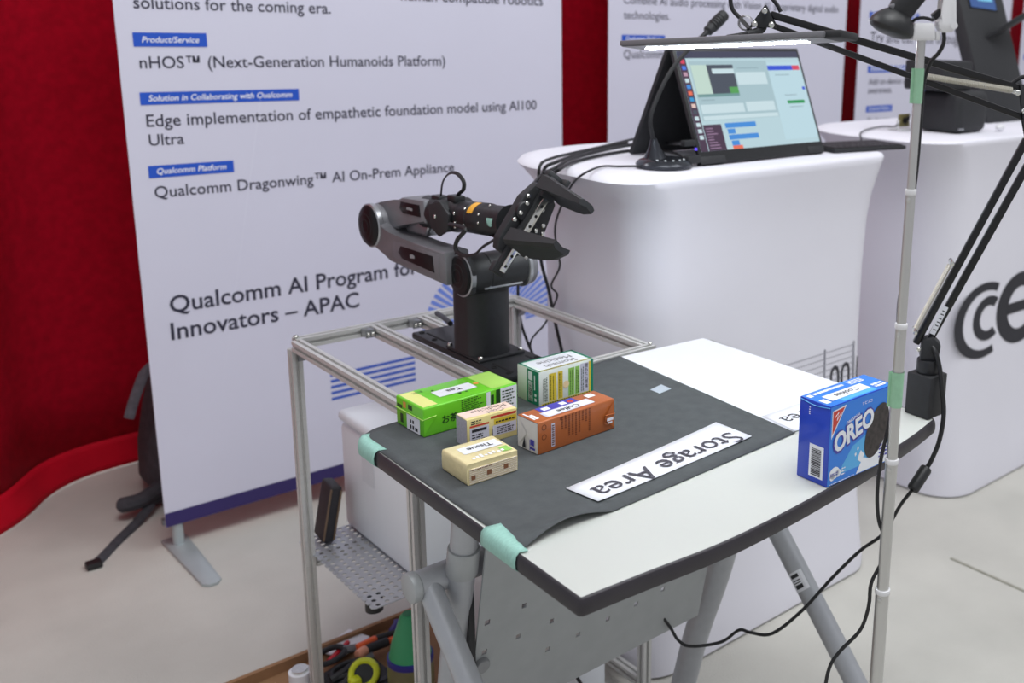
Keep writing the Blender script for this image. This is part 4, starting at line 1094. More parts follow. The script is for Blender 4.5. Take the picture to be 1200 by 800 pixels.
# cable loops
p1_, p2_ = pX(517, 233, .872), pX(536, 233, .872)
MB().tube([p1_ + Vector((0, 0, -.006)), p1_ + Vector((0, 0, .006)), pX(519, 213, .872), pX(526, 203.5, .872), pX(535, 203, .872), pX(543, 212, .872), pX(543, 222, .872), p2_ + Vector((0, -.004, .008)), p2_ + Vector((0, 0, -.006))], .0034, seg=8, flat=(1, .45)).build('cable_loop', M_rubber, rb)
for p in (p1_, p2_): MB().box(p + Vector((0, .004, .0)), (.02, .028, .012), None, .002).build('cable_plug', M_blackp, rb)
MB().tube([cW + Vector((-.036, -.046, -.004)), pX(545, 268, .836), pX(536, 281, .83), pX(534, 292, .83), pX(543, 299, .83), pX(556, 298, .835), pX(566, 289, .84), pX(581, 279, .852), on_wrist(.20) + Vector((0, 0, -.026))], .0036, seg=8, flat=(1, .5)).build('cable_loop', M_rubber, rb)
# small black lever behind the base
MB().tube([pz(512, 367, .775), pz(520, 372, .785), pz(528, 379, .79)], .005, seg=8).build('clamp_lever', M_blackp, rb)
MB().cyl((.945, 1.53, .7637), (.945, 1.53, .80), .005, seg=10).build('lever_stud', M_matte, rb)
MB().box((.95, 1.50, .83), (.012, .03, .05), None, .003).build('rear_connector', M_whitep, rb)
# ---- gripper
GC = Vector((.868, 1.285, 1.030))
ra = Vector((.62, 0, .785)).normalized(); gn = wa.copy(); gn = (gn - ra * gn.dot(ra)).normalized(); gt = gn.cross(ra)
if gt.x < 0: gt = -gt                      # rail direction, forward, side
def G(a, t, n_): return GC + ra * a + gt * t + gn * n_
def gbox(a0, a1, t0, t1_, n0, n1, bev=.001):
    c = [G(a0, t0, n0), G(a1, t0, n0), G(a1, t1_, n0), G(a0, t1_, n0)]
    return MB().prism(c, gn * (n1 - n0), bev)
b = MB(); b.prism([G(a, t, -.026) for a, t in ((-.060, -.018), (-.045, -.026), (.030, -.028), (.060, -.018), (.066, .004), (.050, .030), (.0, .040), (-.035, .034), (-.060, .010))], gn * .018, .002); b.build('gripper_body', M_matte, rb)
gbox(-.092, .080, -.010, .010, -.006, .002, .001).build('rail_bed', M_matte, rb)
b = MB(); b.prism([G(a, t, .002) for a, t in ((-.088, -.0052), (.076, -.0052), (.076, .0052), (-.088, .0052))], gn * .006, .0008); rail = b.build('linear_rail', M_steel, rb)
for k in range(9):
    a = -.078 + .018 * k; MB().lathe(G(a, 0, .0079), gn, [(0, .0026), (.0004, .0026)], 10).build('rail_hole', M_hole, rail)
gbox(-.094, -.076, -.013, .013, -.012, .0, .002).build('rail_end_block', M_matte, rb)
gbox(.078, .088, -.015, .018, -.014, .0, .002).build('rail_end_block', M_matte, rb)
gbox(.074, .088, .010, .018, -.006, .016, .001).build('stop_hook', M_blackp, rb)
# motor boss and linkage discs with screws
for a, t, r in ((.012, -.012, .017), (-.012, .016, .016)):
    b = MB(); b.lathe(G(a, t, -.009), gn, [(0, r), (.006, r), (.0075, r - .0015)], 24); b.build('linkage_disc', M_black, rb)
for a, t, n_ in ((.034, -.021, -.008), (.022, -.020, -.002), (.004, -.021, -.002), (-.010, -.024, -.002), (.030, .012, -.006), (-.004, .018, -.001), (-.020, .020, -.001), (.010, .026, -.004), (-.034, .024, -.007), (.0, .036, -.008)):
    MB().lathe(G(a, t, n_), gn, [(0, .0036), (.002, .0036), (.003, .0026)], 12).build('gripper_screw', M_steel, rb)
# fingers: scooped wedges reaching forward
def finger(a0, sg, name):
    """a0: place on the rail, sg: +1 for the upper finger (inner side faces down)"""
    sec = []
    for n_, wt0, wt1, th, off in ((.004, -.026, .026, .026, .006), (.022, -.023, .032, .024, .005), (.044, -.018, .037, .020, .004), (.062, -.014, .037, .017, .003), (.080, -.010, .031, .014, .002), (.100, -.006, .024, .011, .001)):
        ain = a0 + off * sg * 1.0 - sg * .012; aout = ain + sg * th
        sec.append([G(ain, wt0, n_), G(ain + sg * .003, (wt0 + wt1) / 2, n_), G(ain, wt1, n_), G(aout - sg * .004, wt1 + .001, n_), G(aout, wt1 - .006, n_), G(aout, wt0 + .006, n_), G(aout - sg * .004, wt0 - .001, n_)])
    b = MB(); b.loft(sec); fo = b.build(name, M_matte, rb, angle=28)
    gbox(a0 - .013, a0 + .013, -.012, .012, .0, .010, .001).build('slider_block', M_matte, rb)
    return fo
f1 = finger(.056, 1, 'gripper_finger'); f2 = finger(-.030, -1, 'gripper_finger')
for t, n_ in ((-.006, .030), (.006, .034), (.0, .044)):
    MB().lathe(G(-.030 - .030, t, n_) + ra * .006, -ra, [(0, .0022), (.002, .0022)], 10).build('finger_screw', M_steel, f2)

# ================================================================ COUNTER 1: tilted monitor, microphone, keyboard
CZ = 1.0535
mo = thing('laptop', (1.63, 1.53, CZ), 'black convertible computer folded like a tent with its screen lit on the white counter', 'laptop')
bl0 = pz(822, 193, CZ + .004); y0_ = bl0.y
tilt = .42
ntl = Vector((0, 1, -tilt))
def scr(px, py): return pN(px, py, bl0, ntl)
tl_, tr__, br0 = scr(800, 61), scr(938, 54), scr(967, 180)
x0_, x1_ = bl0.x, br0.x
L_ = x1_ - x0_
un = X.copy(); vn = Vector((0, tilt, 1)).normalized(); nn_ = un.cross(vn)
Hs = ((tl_ - bl0).dot(vn) + (tr__ - br0).dot(vn)) / 2
o_ = bl0 + Vector((0, 0, 0))
def Sc(a, c, d=0): return o_ + un * a + vn * c + nn_ * d
b = MB(); b.prism([Sc(0, .0), Sc(L_, .0), Sc(L_, Hs), Sc(0, Hs)], -nn_ * .009, .0015); lid = b.build('screen_lid', M_blackp, mo)
# rear half of the tent
b = MB()
tp = Sc(0, Hs, -.010); dp = Vector((tp.x, tp.y + .115, CZ + .001))
b.prism([tp, tp + un * L_, dp + un * L_, dp], Vector((0, .011, .003)), .0015); b.build('keyboard_half', M_matte, mo)
for a0, a1 in ((0, .072), (L_ - .055, L_)):
    b = MB(); b.prism([Sc(a0, -.0, .001), Sc(a1, .0, .001), Sc(a1, .016, .001), Sc(a0, .016, .001)], -nn_ * .014, .001); b.build('hinge_foot', M_matte, mo)
fS = Face(o_, un, vn, .0006)
bz = .008; bb0 = .026
def emi(n_, r, g, b_, e=.92): return mat('screen_' + n_, rgb(r, g, b_), .3, emit=e)
sw, sh = L_ - 2 * bz, Hs - bb0 - bz * 1.0
disp = fS.rects('display', emi('base', 186, 214, 222), mo, [(bz, bb0, bz + sw, bb0 + sh)], .0006)
disp['label'] = 'lit pale blue display'
def sq(name, m, rs, l): return fS.rects(name, m, disp, [(bz + a * sw, bb0 + c * sh, bz + a2 * sw, bb0 + c2 * sh) for a, c, a2, c2 in rs], l)
e_dark = emi('dark', 58, 60, 84); e_aub = emi('aubergine', 66, 40, 66); e_white = emi('white', 204, 226, 232); e_panel = emi('panel', 168, 196, 204); e_blue = emi('blue', 40, 78, 214); e_cy = emi('cyan', 60, 140, 220)
e_red = emi('red', 220, 60, 90); e_green = emi('green', 30, 150, 80); e_slate = emi('slate', 66, 74, 88); e_or = emi('orange', 236, 110, 80); e_cream = emi('cream', 196, 220, 208)
sq('top_bar', e_dark, [(0, .93, 1, 1)], .0009)
sq('icon_dock', e_aub, [(0, 0, .055, .93)], .0009)
cols = [e_red, emi('icon_blue', 70, 120, 230), emi('icon_grey', 190, 150, 170), e_white, e_cy, e_or, emi('icon_teal', 40, 150, 210), emi('icon_pale', 230, 200, 190), e_slate, e_white, e_white, e_white, e_white]
for i, c in enumerate(cols): sq('dock_icon', c, [(.014, .875 - i * .063, .044, .915 - i * .063)], .0011)
sq('terminal_window', e_aub, [(.06, 0, .20, .26)], .0009)
sq('terminal_lines', emi('mauve', 150, 120, 150), [(.075, .02 + .028 * i, .075 + .09 * random.uniform(.4, 1), .031 + .028 * i) for i in range(8)], .0011)['kind'] = 'stuff'
sq('app_window', e_panel, [(.072, .30, .70, .90)], .0010)
sq('app_panel', e_cream, [(.08, .56, .36, .86)], .0012)
sq('picture', e_slate, [(.20, .56, .41, .86)], .0013)
sq('picture_caption', e_white, [(.235, .77, .41, .82)], .0014)
sq('picture_green', emi('leaf', 80, 160, 80), [(.34, .56, .41, .63)], .0014)
sq('picture_strip', emi('strip', 110, 150, 150), [(.08, .535, .41, .565)], .0014)
sq('field', e_white, [(.42, .65, .67, .78), (.08, .37, .42, .46), (.44, .37, .68, .47), (.08, .305, .69, .345)], .0013)
sq('browser_window', emi('browser', 190, 220, 230), [(.70, .05, 1, .88)], .0009)
sq('address_bar', e_blue, [(.70, .795, .92, .845)], .0012); sq('close_button', e_red, [(.92, .795, .985, .845)], .0013)
sq('green_button', e_green, [(.80, .43, .955, .465)], .0012); sq('side_button', e_blue, [(.965, .575, .99, .61)], .0012)
sq('code_block', e_cy, [(.23, .215, .48, .265), (.24, .155, .30, .205), (.24, .095, .48, .145), (.25, .03, .31, .085)], .0011); sq('code_block_end', e_or, [(.25, 0, .33, .035)], .0012)
sq('faint_text', emi('faint', 140, 165, 175), [(.79, .52, .90, .528), (.81, .39, .93, .398), (.75, .74, .88, .748), (.10, .50, .20, .508), (.44, .82, .62, .828)], .0013)['kind'] = 'stuff'
# plugs and leads at the left edge
def cable(name, pts, r, label, cat='cable', group=None, m=None, smooth=6):
    o = MB().tube(pts, r, seg=8, smooth=smooth).build(name, m or M_rubber); return tag(o, label, cat, group)
for q, c in ((scr(814, 160), .028), (scr(817, 183), .02)):
    pass
pA, pB = Sc(-.001, .048, -.004), Sc(-.001, .014, -.004)
MB().box(pA + Vector((-.016, 0, 0)), (.032, .014, .012), None, .002).build('plug', M_matte, mo)
MB().box(pB + Vector((-.018, 0, 0)), (.036, .020, .016), None, .003).build('plug', M_matte, mo)
MB().box(Sc(-.0005, .034, -.004), (.0015, .006, .005), None).build('port_light', emi('violet', 90, 70, 230, 2.0), mo)
# keyboard: thin dark wedge at the right
kb = thing('keyboard', (1.95, 1.49, CZ), 'thin black keyboard lying at the right end of the white counter', 'keyboard')
kp = [pz(960, 179, CZ + .006), pz(1058, 176, CZ + .006), pz(1030, 168, CZ + .006), pz(966, 164, CZ + .006)]
rotk = Matrix.Rotation(R(-12), 3, 'Z'); kc = Vector((1.945, 1.498, CZ + .0055))
b = MB(); b.box(kc, (.22, .12, .009), rotk, .002); b.build('body', M_matte, kb)
for j in range(5):
    for i in range(12):
        MB().box(kc + rotk @ Vector((-.097 + i * .0175, -.045 + j * .0215, .0055)), (.0145, .017, .003), rotk, 0).build('key', M_blackp, kb, smooth=False)
# microphone with gooseneck
mi = thing('microphone', pz(776, 196, CZ), 'black gooseneck desk microphone with round weighted base on the counter', 'microphone')
mc = pz(778, 196, CZ); mc = Vector((mc.x, mc.y, CZ))
b = MB(); b.lathe(mc, Z, [(0, .054), (.002, .057), (.008, .057), (.014, .052), (.019, .040), (.021, .022), (.0215, .004)], 40); b.build('base', mat('dark_chrome', rgb(56, 58, 64), .22, .6, noise=(40, .1)), mi)
nk = Vector((mc.x - .014, mc.y + .01, CZ))
b = MB(); b.lathe(nk + Vector((0, 0, .012)), Vector((-.12, 0, 1)), [(0, .028), (.012, .021), (.026, .013), (.04, .008), (.046, .0065)], 24); b.build('neck_boss', mat('dark_chrome', None), mi)
for i in range(5):
    t = R(-150 + i * 22); MB().sphere(mc + Vector((math.cos(t) * .042, math.sin(t) * .042, .0185)), .0024, (1, 1, .6), 8, 6).build('indicator', mat('mic_dot', rgb(230, 235, 240), .4, noise=(20, .02)), mi)
my = mc.y
npts = [nk + Vector((-.006, 0, .055)), pY(762, 140, my), pY(770, 115, my), pY(785, 85, my + .0), pY(803, 62, my), pY(820, 45, my), pY(826, 40, my)]
b = MB(); b.tube(npts, .0042, seg=10); b.build('gooseneck', M_matte, mi)
h0, h1 = pY(824, 42, my), pY(849, 17, my); hd = (h1 - h0)
b = MB(); b.lathe(h0, hd, [(0, .0045), (.012, .006), (.016, .0105), (hd.length * .95, .0125), (hd.length, .011)], 20); mh = b.build('capsule', M_matte, mi)
for k in range(5): MB().lathe(h0 + hd * (.42 + .09 * k), hd, [(0, .0118), (.001, .0130), (.002, .0118)], 20, cap=False).build('vent_ring', M_blackp, mh)
# ---------------------------------------------------------------- cables over the counter to the robot
ctop = CZ + .004
def pc(px, py, dz=.0): return pz(px, py, ctop + dz)
g_back = GC - gn * .03
cable('power_cable', [pA + Vector((-.03, 0, 0)), pc(775, 168, .010), pc(745, 169), pc(708, 175.5), pc(670, 186), pc(651, 196.5, .006), pX(636, 204, 1.13), pX(622, 219, 1.03), g_back + Vector((.006, .0, .035))], .0034, 'thick black cable from the upper computer plug across the counter to the gripper', 'cable')
cable('data_cable', [pB + Vector((-.034, 0, 0)), pc(785, 178, .008), pc(745, 176), pc(708, 181), pc(672, 190), pc(654, 199.5, .006), pX(640, 209, 1.13), pX(627, 226, 1.03), g_back + Vector((.016, .0, .01))], .0034, 'thick black cable from the lower computer plug across the counter to the gripper', 'cable')
MB().sphere(pc(758, 166, .004), .006).build('cable_tie', M_rubber, bpy.data.objects['power_cable'])
cable('microphone_cable', [mc + Vector((-.056, .006, .006)), pc(726, 195), pc(705, 195), pc(685, 203, .003), pX(672, 214, 1.17), pX(662, 232, 1.135), pX(651, 262, 1.15), pX(652, 290, 1.17), pX(656, 312, 1.18), pX(646, 334, 1.193), pX(653, 345, 1.194), pX(648, 360, 1.194), pX(638, 380, 1.194), pX(624, 396, 1.194), pX(622, 410, 1.194), pX(630, 430, 1.195)], .0022, 'thin black microphone cable drooping in a wave beside the white counter', 'cable')
cable('charger_cable', [pc(742, 163, .004), pc(700, 173), pc(668, 180), pc(648, 185, .004), pX(634, 192, 1.148), pX(631, 210, 1.14), pX(630, 235, 1.15), pX(612, 300, 1.185), pX(607, 340, 1.193), pX(610, 375, 1.193), pX(618, 400, 1.193), pX(630, 428, 1.193), pX(655, 490, 1.193)], .0032, 'black cable hanging off the left end of the white counter down behind the frame', 'cable')
cable('network_cable', [pc(735, 167, .004), pc(690, 176), pc(665, 185), pc(652, 190, .004), pX(638, 198, 1.148), pX(634, 225, 1.14), pX(633, 270, 1.17), pX(634, 305, 1.19), pX(643, 340, 1.196), pX(650, 375, 1.196), pX(657, 405, 1.196), pX(672, 470, 1.196)], .0036, 'black cable hanging straight down between the frame and the white counter', 'cable')

# ================================================================ DESK LAMP clamped at the right corner of the desk
lp = thing('desk_lamp', (1.30, .83, .7505), 'black spring-arm desk lamp with lit bar head standing on the right desk corner', 'lamp')
LB = Vector((1.262, .836, .7508))
near, lf, rt = pz(1087, 492.5, .7508), pz(1063, 486, .7508), pz(1108, 484, .7508)
base_h = .067
u1 = (rt - near); u1.z = 0; v1 = (lf - near); v1.z = 0
w_, d_ = .044, .044
u1 = Vector((1, -.03, 0)).normalized(); v1 = Vector((.03, 1, 0))
bc = near + u1 * w_ / 2 + v1 * d_ / 2
rotb = Matrix((u1, v1.normalized(), Z)).transposed()
MB().box(bc + Z * base_h / 2, (w_, d_, base_h), rotb, .002).build('base_block', M_matte, lp)
MB().cyl(bc + Z * base_h, bc + Z * (base_h + .022), .0175, seg=28, bev=.0015).build('swivel', M_black, lp)
th = R(-52); ad_ = Vector((math.cos(th), math.sin(th), 0)); an = Vector((-ad_.y, ad_.x, 0))     # vertical plane of the arms
J0 = bc + Z * (base_h + .036)
def pa(px, py, off=0): return pN(px, py, J0 + an * off, an)
MB().box(bc + Z * (base_h + .032), (.026, .022, .032), Matrix((ad_, an, Z)).transposed(), .002).build('arm_bracket', M_matte, lp)
b = MB(); b.prism([J0 + ad_ * a + Z * c - an * .013 for a, c in ((-.014, -.012), (.014, -.012), (.016, .012), (.004, .024), (-.012, .018))], an * .026, .002); b.build('joint_plate', M_matte, lp)
sc0 = J0 - an * .0135
if (sc0 - CAM).length > (J0 + an * .0135 - CAM).length: ns = 1
else: ns = -1
def screw(name, p, r=.004, parent=None):
    MB().lathe(p + an * ns * .012, an * ns, [(0, r), (.003, r), (.004, r * .7)], 14).build(name, M_steel, parent or lp)
screw('joint_screw', pa(1076, 406), .0035)
# lower arm: two square tubes
M_bar = mat('gloss_black_tube', rgb(15, 15, 17), .3, noise=(60, .1), spec=.5)
def bar(name, p0, p1, w, m=M_bar):
    p0 = Vector(p0); p1 = Vector(p1); d = (p1 - p0); L = d.length; d.normalize(); v = an; u = d.cross(v)
    return MB().box((p0 + p1) / 2, (w, w, L), Matrix((u, v, d)).transposed(), w * .18).build(name, m, lp)
lo1 = bar('lower_arm', pa(1073, 402), pa(1203, 163), .0108)
lo2 = bar('lower_arm', pa(1086, 404), pa(1214, 176), .0108)
up1 = bar('upper_arm', pa(903, 17), pa(1196, 104), .0108)
up2 = bar('upper_arm', pa(903, 29), pa(1203, 139), .0088)
# sticker on the lower arm
q0, q1 = pa(1092, 390), pa(1108, 358); dd = (q1 - q0).normalized()
b = MB(); side = dd.cross(an)
pf = [(q0 + an * ns * .0058 + side * s_) for s_ in (-.0042, .0042)]
b.prism([pf[0], pf[1], pf[1] + (q1 - q0), pf[0] + (q1 - q0)], an * ns * .0004); b.build('sticker', M_paper, lo2, smooth=False)
b = MB()
for a in (.15, .3, .42, .55, .7, .82):
    p = q0 + (q1 - q0) * a + an * ns * .0063
    b.quad(p - side * .003, p + side * .002, p + side * .002 + dd * .0016, p - side * .003 + dd * .0016)
b.build('sticker_print', M_text, lo2, smooth=False)
# joint plates: elbow and head
def plate_tri(name, pts, w):
    b = MB()
    for o_ in (-1, 1):
        c = sum((pa(*p) for p in pts), Vector()) / len(pts)
        P = [pa(*p) for p in pts]
        P = [p + (p - c).normalized() * .007 for p in P]
        b.prism([p + an * (o_ * w - .001) for p in P], an * .002, .0006)
    return b
for o_ in (1,):
    plate_tri('elbow', ((1196, 103), (1203, 140), (1203, 160), (1216, 172), (1218, 110)), .0085).build('elbow_plate', M_matte, lp)
for p in ((1191, 108), (1199, 129), (1204, 152)): screw('joint_screw', pa(*p))
plate_tri('head', ((897, 11), (884, 29), (907, 30)), .0085).build('head_plate', M_matte, lp)
for p in ((897, 13), (885.5, 28.5), (905, 29.5)): screw('joint_screw', pa(*p), .0042)
# springs: real coils on both arms
def spring(p0, p1, r, turns, wire=.0007):
    p0 = Vector(p0); p1 = Vector(p1); d = (p1 - p0); L = d.length; d.normalize(); u = d.orthogonal().normalized(); v = d.cross(u)
    pts = []
    for k in range(turns * 8 + 1):
        t = 2 * math.pi * k / 8; pts.append(p0 + d * (L * k / (turns * 8)) + (u * math.cos(t) + v * math.sin(t)) * r)
    return MB().tube(pts, wire, seg=4, smooth=0)
M_spring = mat('nickel_spring', rgb(206, 202, 190), .35, .6, noise=(60, .08))
for off in (-.010, .010):
    spring(pa(1078, 88, off), pa(1186, 106, off), .0040, 62, .0010).build('spring', M_spring, lp)
    spring(pa(1113, 310, off), pa(1073, 385, off), .0034, 52, .0009).build('spring', M_spring, lp)
for p in ((1071, 86), (1188, 107), (1115, 307), (1072, 387)):
    MB().cyl(pa(*p) - an * .014, pa(*p) + an * .014, .0035, seg=12, bev=.0008).build('spring_pin', M_steel, lp)
MB().lathe(pa(1071, 86) - Z * .002, (pa(1078, 88) - pa(1071, 86)), [(0, .003), (.006, .005), (.010, .005)], 12).build('spring_hook', M_steel, lp)
# lamp head: a slim bar whose lit underside leans towards the desk
HC = pa(893, 20) + Vector((0, 0, -.028))
Lv = (RIGHT * .28 - FWD * .18); Lv = Vector(Lv)
Lv.z = 0; Lv.normalize(); Lv.z = .066; Lv.normalize()
top0 = CAM + ray(853, 48) * 1.455
Ln, Wd, Th = .335, .072, .008
Wv = Vector((Lv.y, -Lv.x, 0)).normalized() * -1
if Wv.dot(FWD) < 0: Wv = -Wv
wt = R(-5)                     # far edge dips a little so the light faces the camera side
Wv2 = (Wv * math.cos(wt) + Z * math.sin(wt)).normalized()
Nv = Lv.cross(Wv2)
if Nv.z < 0: Nv = -Nv
hr = Matrix((Lv, Wv2, Nv)).transposed()
if hr.determinant() < 0: hr = Matrix((Lv, Wv2, -Nv)).transposed()
MB().box(top0, (Ln, Wd, Th), hr, .002).build('lamp_head', M_gun, lp)
MB().box(top0 - Nv * (Th / 2 + .0006), (Ln * .985, Wd * .93, .0012), hr, .0004).build('lit_underside', M_alu_d, lp)  # added paler panel: LED light on the head's underside put into its colour
MB().box(top0 - Nv * (Th / 2 + .0018) + Wv2 * .006 + Lv * -.01, (Ln * .80, .016, .002), hr, .0006).build('light_strip', mat('led_strip', (.86, .95, 1, 1), .4, emit=100), lp)
MB().box(top0 + Lv * (Ln / 2 + .008), (.03, Wd * .8, Th * 1.3), hr, .003).build('head_end_cap', M_matte, lp)
MB().tube([pa(893, 24), pa(893, 34), Vector((pa(893, 34).x, pa(893, 34).y, top0.z + .004)) * .5 + top0 * .5 + Z * .006, top0 + Z * .003], .006, seg=10).build('head_neck', M_matte, lp)
# clear plastic knob beside the head joint
b = MB(); b.lathe(pa(874, 27) - an * .012, an, [(0, .009), (.004, .0115), (.020, .0115), (.024, .009)], 14); b.build('clear_knob', mat('clear_plastic', rgb(235, 235, 235), .08, trans=.9, noise=(30, .02)), lp)
# lamp lead: over the head, along the arm
MB().tube([top0 + Z * .006 + Lv * .02, pa(879, 36), pa(870, 24), pa(858, 10), pa(857, -8), pa(868, -22), pa(890, -16), pa(908, 2), pa(915, 14)], .0032, seg=8).build('head_lead', M_rubber, lp)
MB().tube([pa(1180, 104), pa(1188, 96), pa(1200, 90), pa(1216, 96)], .003, seg=8).build('elbow_lead', M_rubber, lp)
# mains lead from the foot of the lamp down over the desk edge, with an inline adapter
s1, s2 = pY(1086, 548, .80), pY(1069, 574, .80)
MB().tube([pa(1088, 398), pY(1096, 412, .81), pY(1101, 430, .803), pY(1104, 455, .795), pY(1106, 485, .79), pY(1101, 515, .79), pY(1092, 538, .795), s1], .0036, seg=8).build('lead', M_rubber, lp)
MB().cyl(s1, s2, .0095, seg=16, bev=.003).build('inline_switch', M_blackp, lp)
MB().tube([s2, pY(1055, 592, .82), pY(1035, 625, .86), pY(1008, 645, .90), pY(975, 677, .93), pY(940, 715, .96), pY(905, 742, 1.0), pY(880, 741, 1.03), pY(866, 738, 1.06), pY(845, 752, 1.09), pY(810, 757, 1.12), pY(795, 750, 1.14), pY(785, 734, 1.155), pY(773, 718, 1.165), pY(765, 705, 1.20)], .0028, seg=8).build('lead', M_rubber, lp)

# ================================================================ LIGHT STAND with a camera head in front of the desk
SP = CAM + ray(1052, 440) * 1.2
SX, SY = SP.x, SP.y
ls = thing('light_stand', (SX, SY, 0), 'slim telescopic aluminium pole with green tape bands in front of the cookie box', 'stand')
def zat(py):            # height on the pole seen at picture row py
    lo, hi = 0.0, 2.0
    for _ in range(50):
        m_ = (lo + hi) / 2
        r_ = Vector((SX, SY, m_)) - CAM
        if FPX * r_.dot(DOWN) / r_.dot(FWD) + PY > py: lo = m_
        else: hi = m_
    return lo
cuts = [(0.012, zat(691), .0086), (zat(691), zat(539), .0075), (zat(539), zat(381), .0067), (zat(381), zat(224), .0058), (zat(224), zat(46), .0049)]
for k, (za, zb, r) in enumerate(cuts):
    MB().cyl((SX, SY, za), (SX, SY, zb), r, seg=20).build('pole_section', M_pole, ls)
    if k < 4:
        MB().cyl((SX, SY, zb - .004), (SX, SY, zb + .0025), r + .0009, seg=20, bev=.0006).build('collar_ring', M_whitep, ls)
        q = Vector((SX, SY, zb - .010)); dv = (CAM - q); dv.z = 0; dv.normalize(); dv = (dv + RIGHT * -.35).normalized()
        MB().lathe(q + dv * (r - .001), dv, [(0, .0028), (.002, .0028), (.0026, .0018)], 12).build('spring_button', M_pole, ls)
for ya, yb, r, extra in ((80, 121, .0056, .004), (435, 476, .0076, .008)):
    MB().cyl((SX, SY, zat(yb)), (SX, SY, zat(ya)), r, seg=20, cap=False).build('tape_band', M_tape_g, ls)
    q = Vector((SX, SY, (zat(ya) + zat(yb)) / 2)); hh = zat(ya) - zat(yb)
    rt_ = Matrix((Vector(RIGHT), Vector(FWD).cross(Vector(RIGHT)), Vector(FWD))).transposed()
    MB().box(q + RIGHT * (-r - .001) , (.004, .0008, hh), Matrix.Rotation(math.atan2(RIGHT.y, RIGHT.x), 3, 'Z')).build('tape_flap', M_tape_g, ls)
MB().lathe((SX, SY, 0), Z, [(0, .12), (.008, .12), (.012, .11), (.016, .012)], 36).build('round_foot', M_matte, ls)
# clamp and camera on top
RH = Vector((RIGHT.x, RIGHT.y, 0)).normalized(); FH = Vector((-RH.y, RH.x, 0))
def sp_(px, py, off=0): return pN(px, py, Vector((SX, SY, 1)) + FH * off, FH)
b = MB(); b.prism([sp_(*p, -.014) for p in ((1069, 47.5), (1097, 47.5), (1096, 27), (1072, 27))], FH * .028, .003); b.build('white_clamp', M_whitep, ls)
b = MB(); b.prism([sp_(*p, -.006) for p in ((1097, 47.5), (1102, 47), (1102, 38), (1097, 36))], FH * .014, .001); b.build('clamp_lip', M_whitep, ls)
b = MB(); b.prism([sp_(*p, -.010) for p in ((1107, -40), (1121, -40), (1122, 30), (1120, 36), (1114, 38.5), (1104, 38), (1100, 33), (1099, 26), (1102, 22), (1107, 19))], FH * .022, .004); b.build('white_mount_arm', M_whitep, ls)
MB().lathe(sp_(1118, 30, -.0112), -FH, [(0, .004), (.0008, .004), (.0009, .0025)], 14).build('mount_screw', M_whitep, ls)
bh = thing('dome_camera', sp_(1045, 30), 'black dome-shaped camera head with a thick neck beside the pole top', 'camera')
cD = sp_(1048, 28); axd = (RH * .37 + Z * .93).normalized()
axd = (Z * .94 - RH * -.33).normalized()
b = MB(); b.lathe(sp_(1043, 37), axd, [(-.0045, .008), (-.003, .017), (0, .0235), (.004, .0262), (.009, .0255), (.015, .0215), (.020, .0165), (.024, .011), (.0255, .004)], 40); b.build('dome', M_blackp, bh)
b = MB(); b.tube([sp_(1052, 22), sp_(1056, 12), sp_(1066, -4), sp_(1080, -22), sp_(1092, -42)], lambda t: .0125 + .004 * math.sin(t * 2), seg=18); b.build('neck', M_matte, bh)
b = MB(); b.lathe(sp_(1049, 21), axd, [(0, .0145), (.003, .016), (.006, .0145)], 28); b.build('neck_ring', M_gloss, bh)
b = MB(); b.prism([sp_(*p, -.010) for p in ((1042, 8), (1044, 4), (1052, 4), (1054, 9), (1048, 13))], FH * .012, .002); b.build('lens_tab', M_gun, bh)
MB().tube([sp_(1068, 27), sp_(1074, 22), sp_(1084, 21), sp_(1094, 24)], .0018, seg=8).build('short_lead', M_rubber, bh)
MB().cyl(sp_(1094, 22, .012), sp_(1108, 12, .012), .0062, seg=12, bev=.001).build('grip_knob', M_blackp, ls)
cable('camera_cable', [sp_(1106, 38, .004), sp_(1106, 50, .004), sp_(1100, 62, .006), sp_(1090, 74, .010), sp_(1082, 100, .012), sp_(1079, 140, .012), sp_(1074, 200, .012), sp_(1066, 260, .012), sp_(1060, 320, .010), sp_(1054, 352, .006), sp_(1052, 390, .004), sp_(1050, 430, .004), sp_(1046, 470, .003), sp_(1041, 500, .002), sp_(1032, 540, 0), sp_(1028, 580, 0), sp_(1030, 610, 0), sp_(1037, 632, 0), sp_(1034, 656, 0), sp_(1021, 683, 0), sp_(1018, 710, 0), sp_(1008, 738, 0), sp_(985, 762, 0), sp_(972, 782, 0), sp_(966, 815, 0), sp_(962, 870, 0)], .0024, 'thin black cable running down along the aluminium pole', 'cable', smooth=5)

# ================================================================ COUNTER 2: slanted kiosk, black boxes, circuit boards
ks = thing('kiosk', (2.85, 1.75, CZ), 'slanted black kiosk slab with a small lit screen on the right white counter', 'kiosk')
kb0 = Vector((2.80, 1.70, CZ + .002))
kY = 1.70
kn = Vector((0, 1, -.42)).normalized()
def kq(px, py): return pN(px, py, kb0, Vector((0, 1, -.42)))
P = [kq(1160, 152), kq(1212, 152), kq(1168, -30), kq(1118, -30)]
b = MB(); b.prism(P, kn * .045, .004); b.build('slab', M_matte, ks)
Q = [kq(1131, -12), kq(1163, -14), kq(1169, 14), kq(1136, 9)]
b = MB(); b.prism([q - kn * .002 for q in Q], kn * .003, .0005); b.build('screen_frame', M_gloss, ks)
cQ = sum(Q, Vector()) / 4
b = MB(); b.quad(*[cQ + (q - cQ) * .9 - kn * .0026 for q in Q]); b.build('screen', emi('deep_blue', 40, 84, 150, .9), ks, smooth=False)
b = MB(); b.quad(*[kq(*p) - kn * .003 for p in ((1141, -10), (1159, -12), (1162, 3), (1145, 1))]); b.build('screen_picture', emi('sky', 120, 200, 230, .9), ks, smooth=False)
lg = kq(1163, 40)
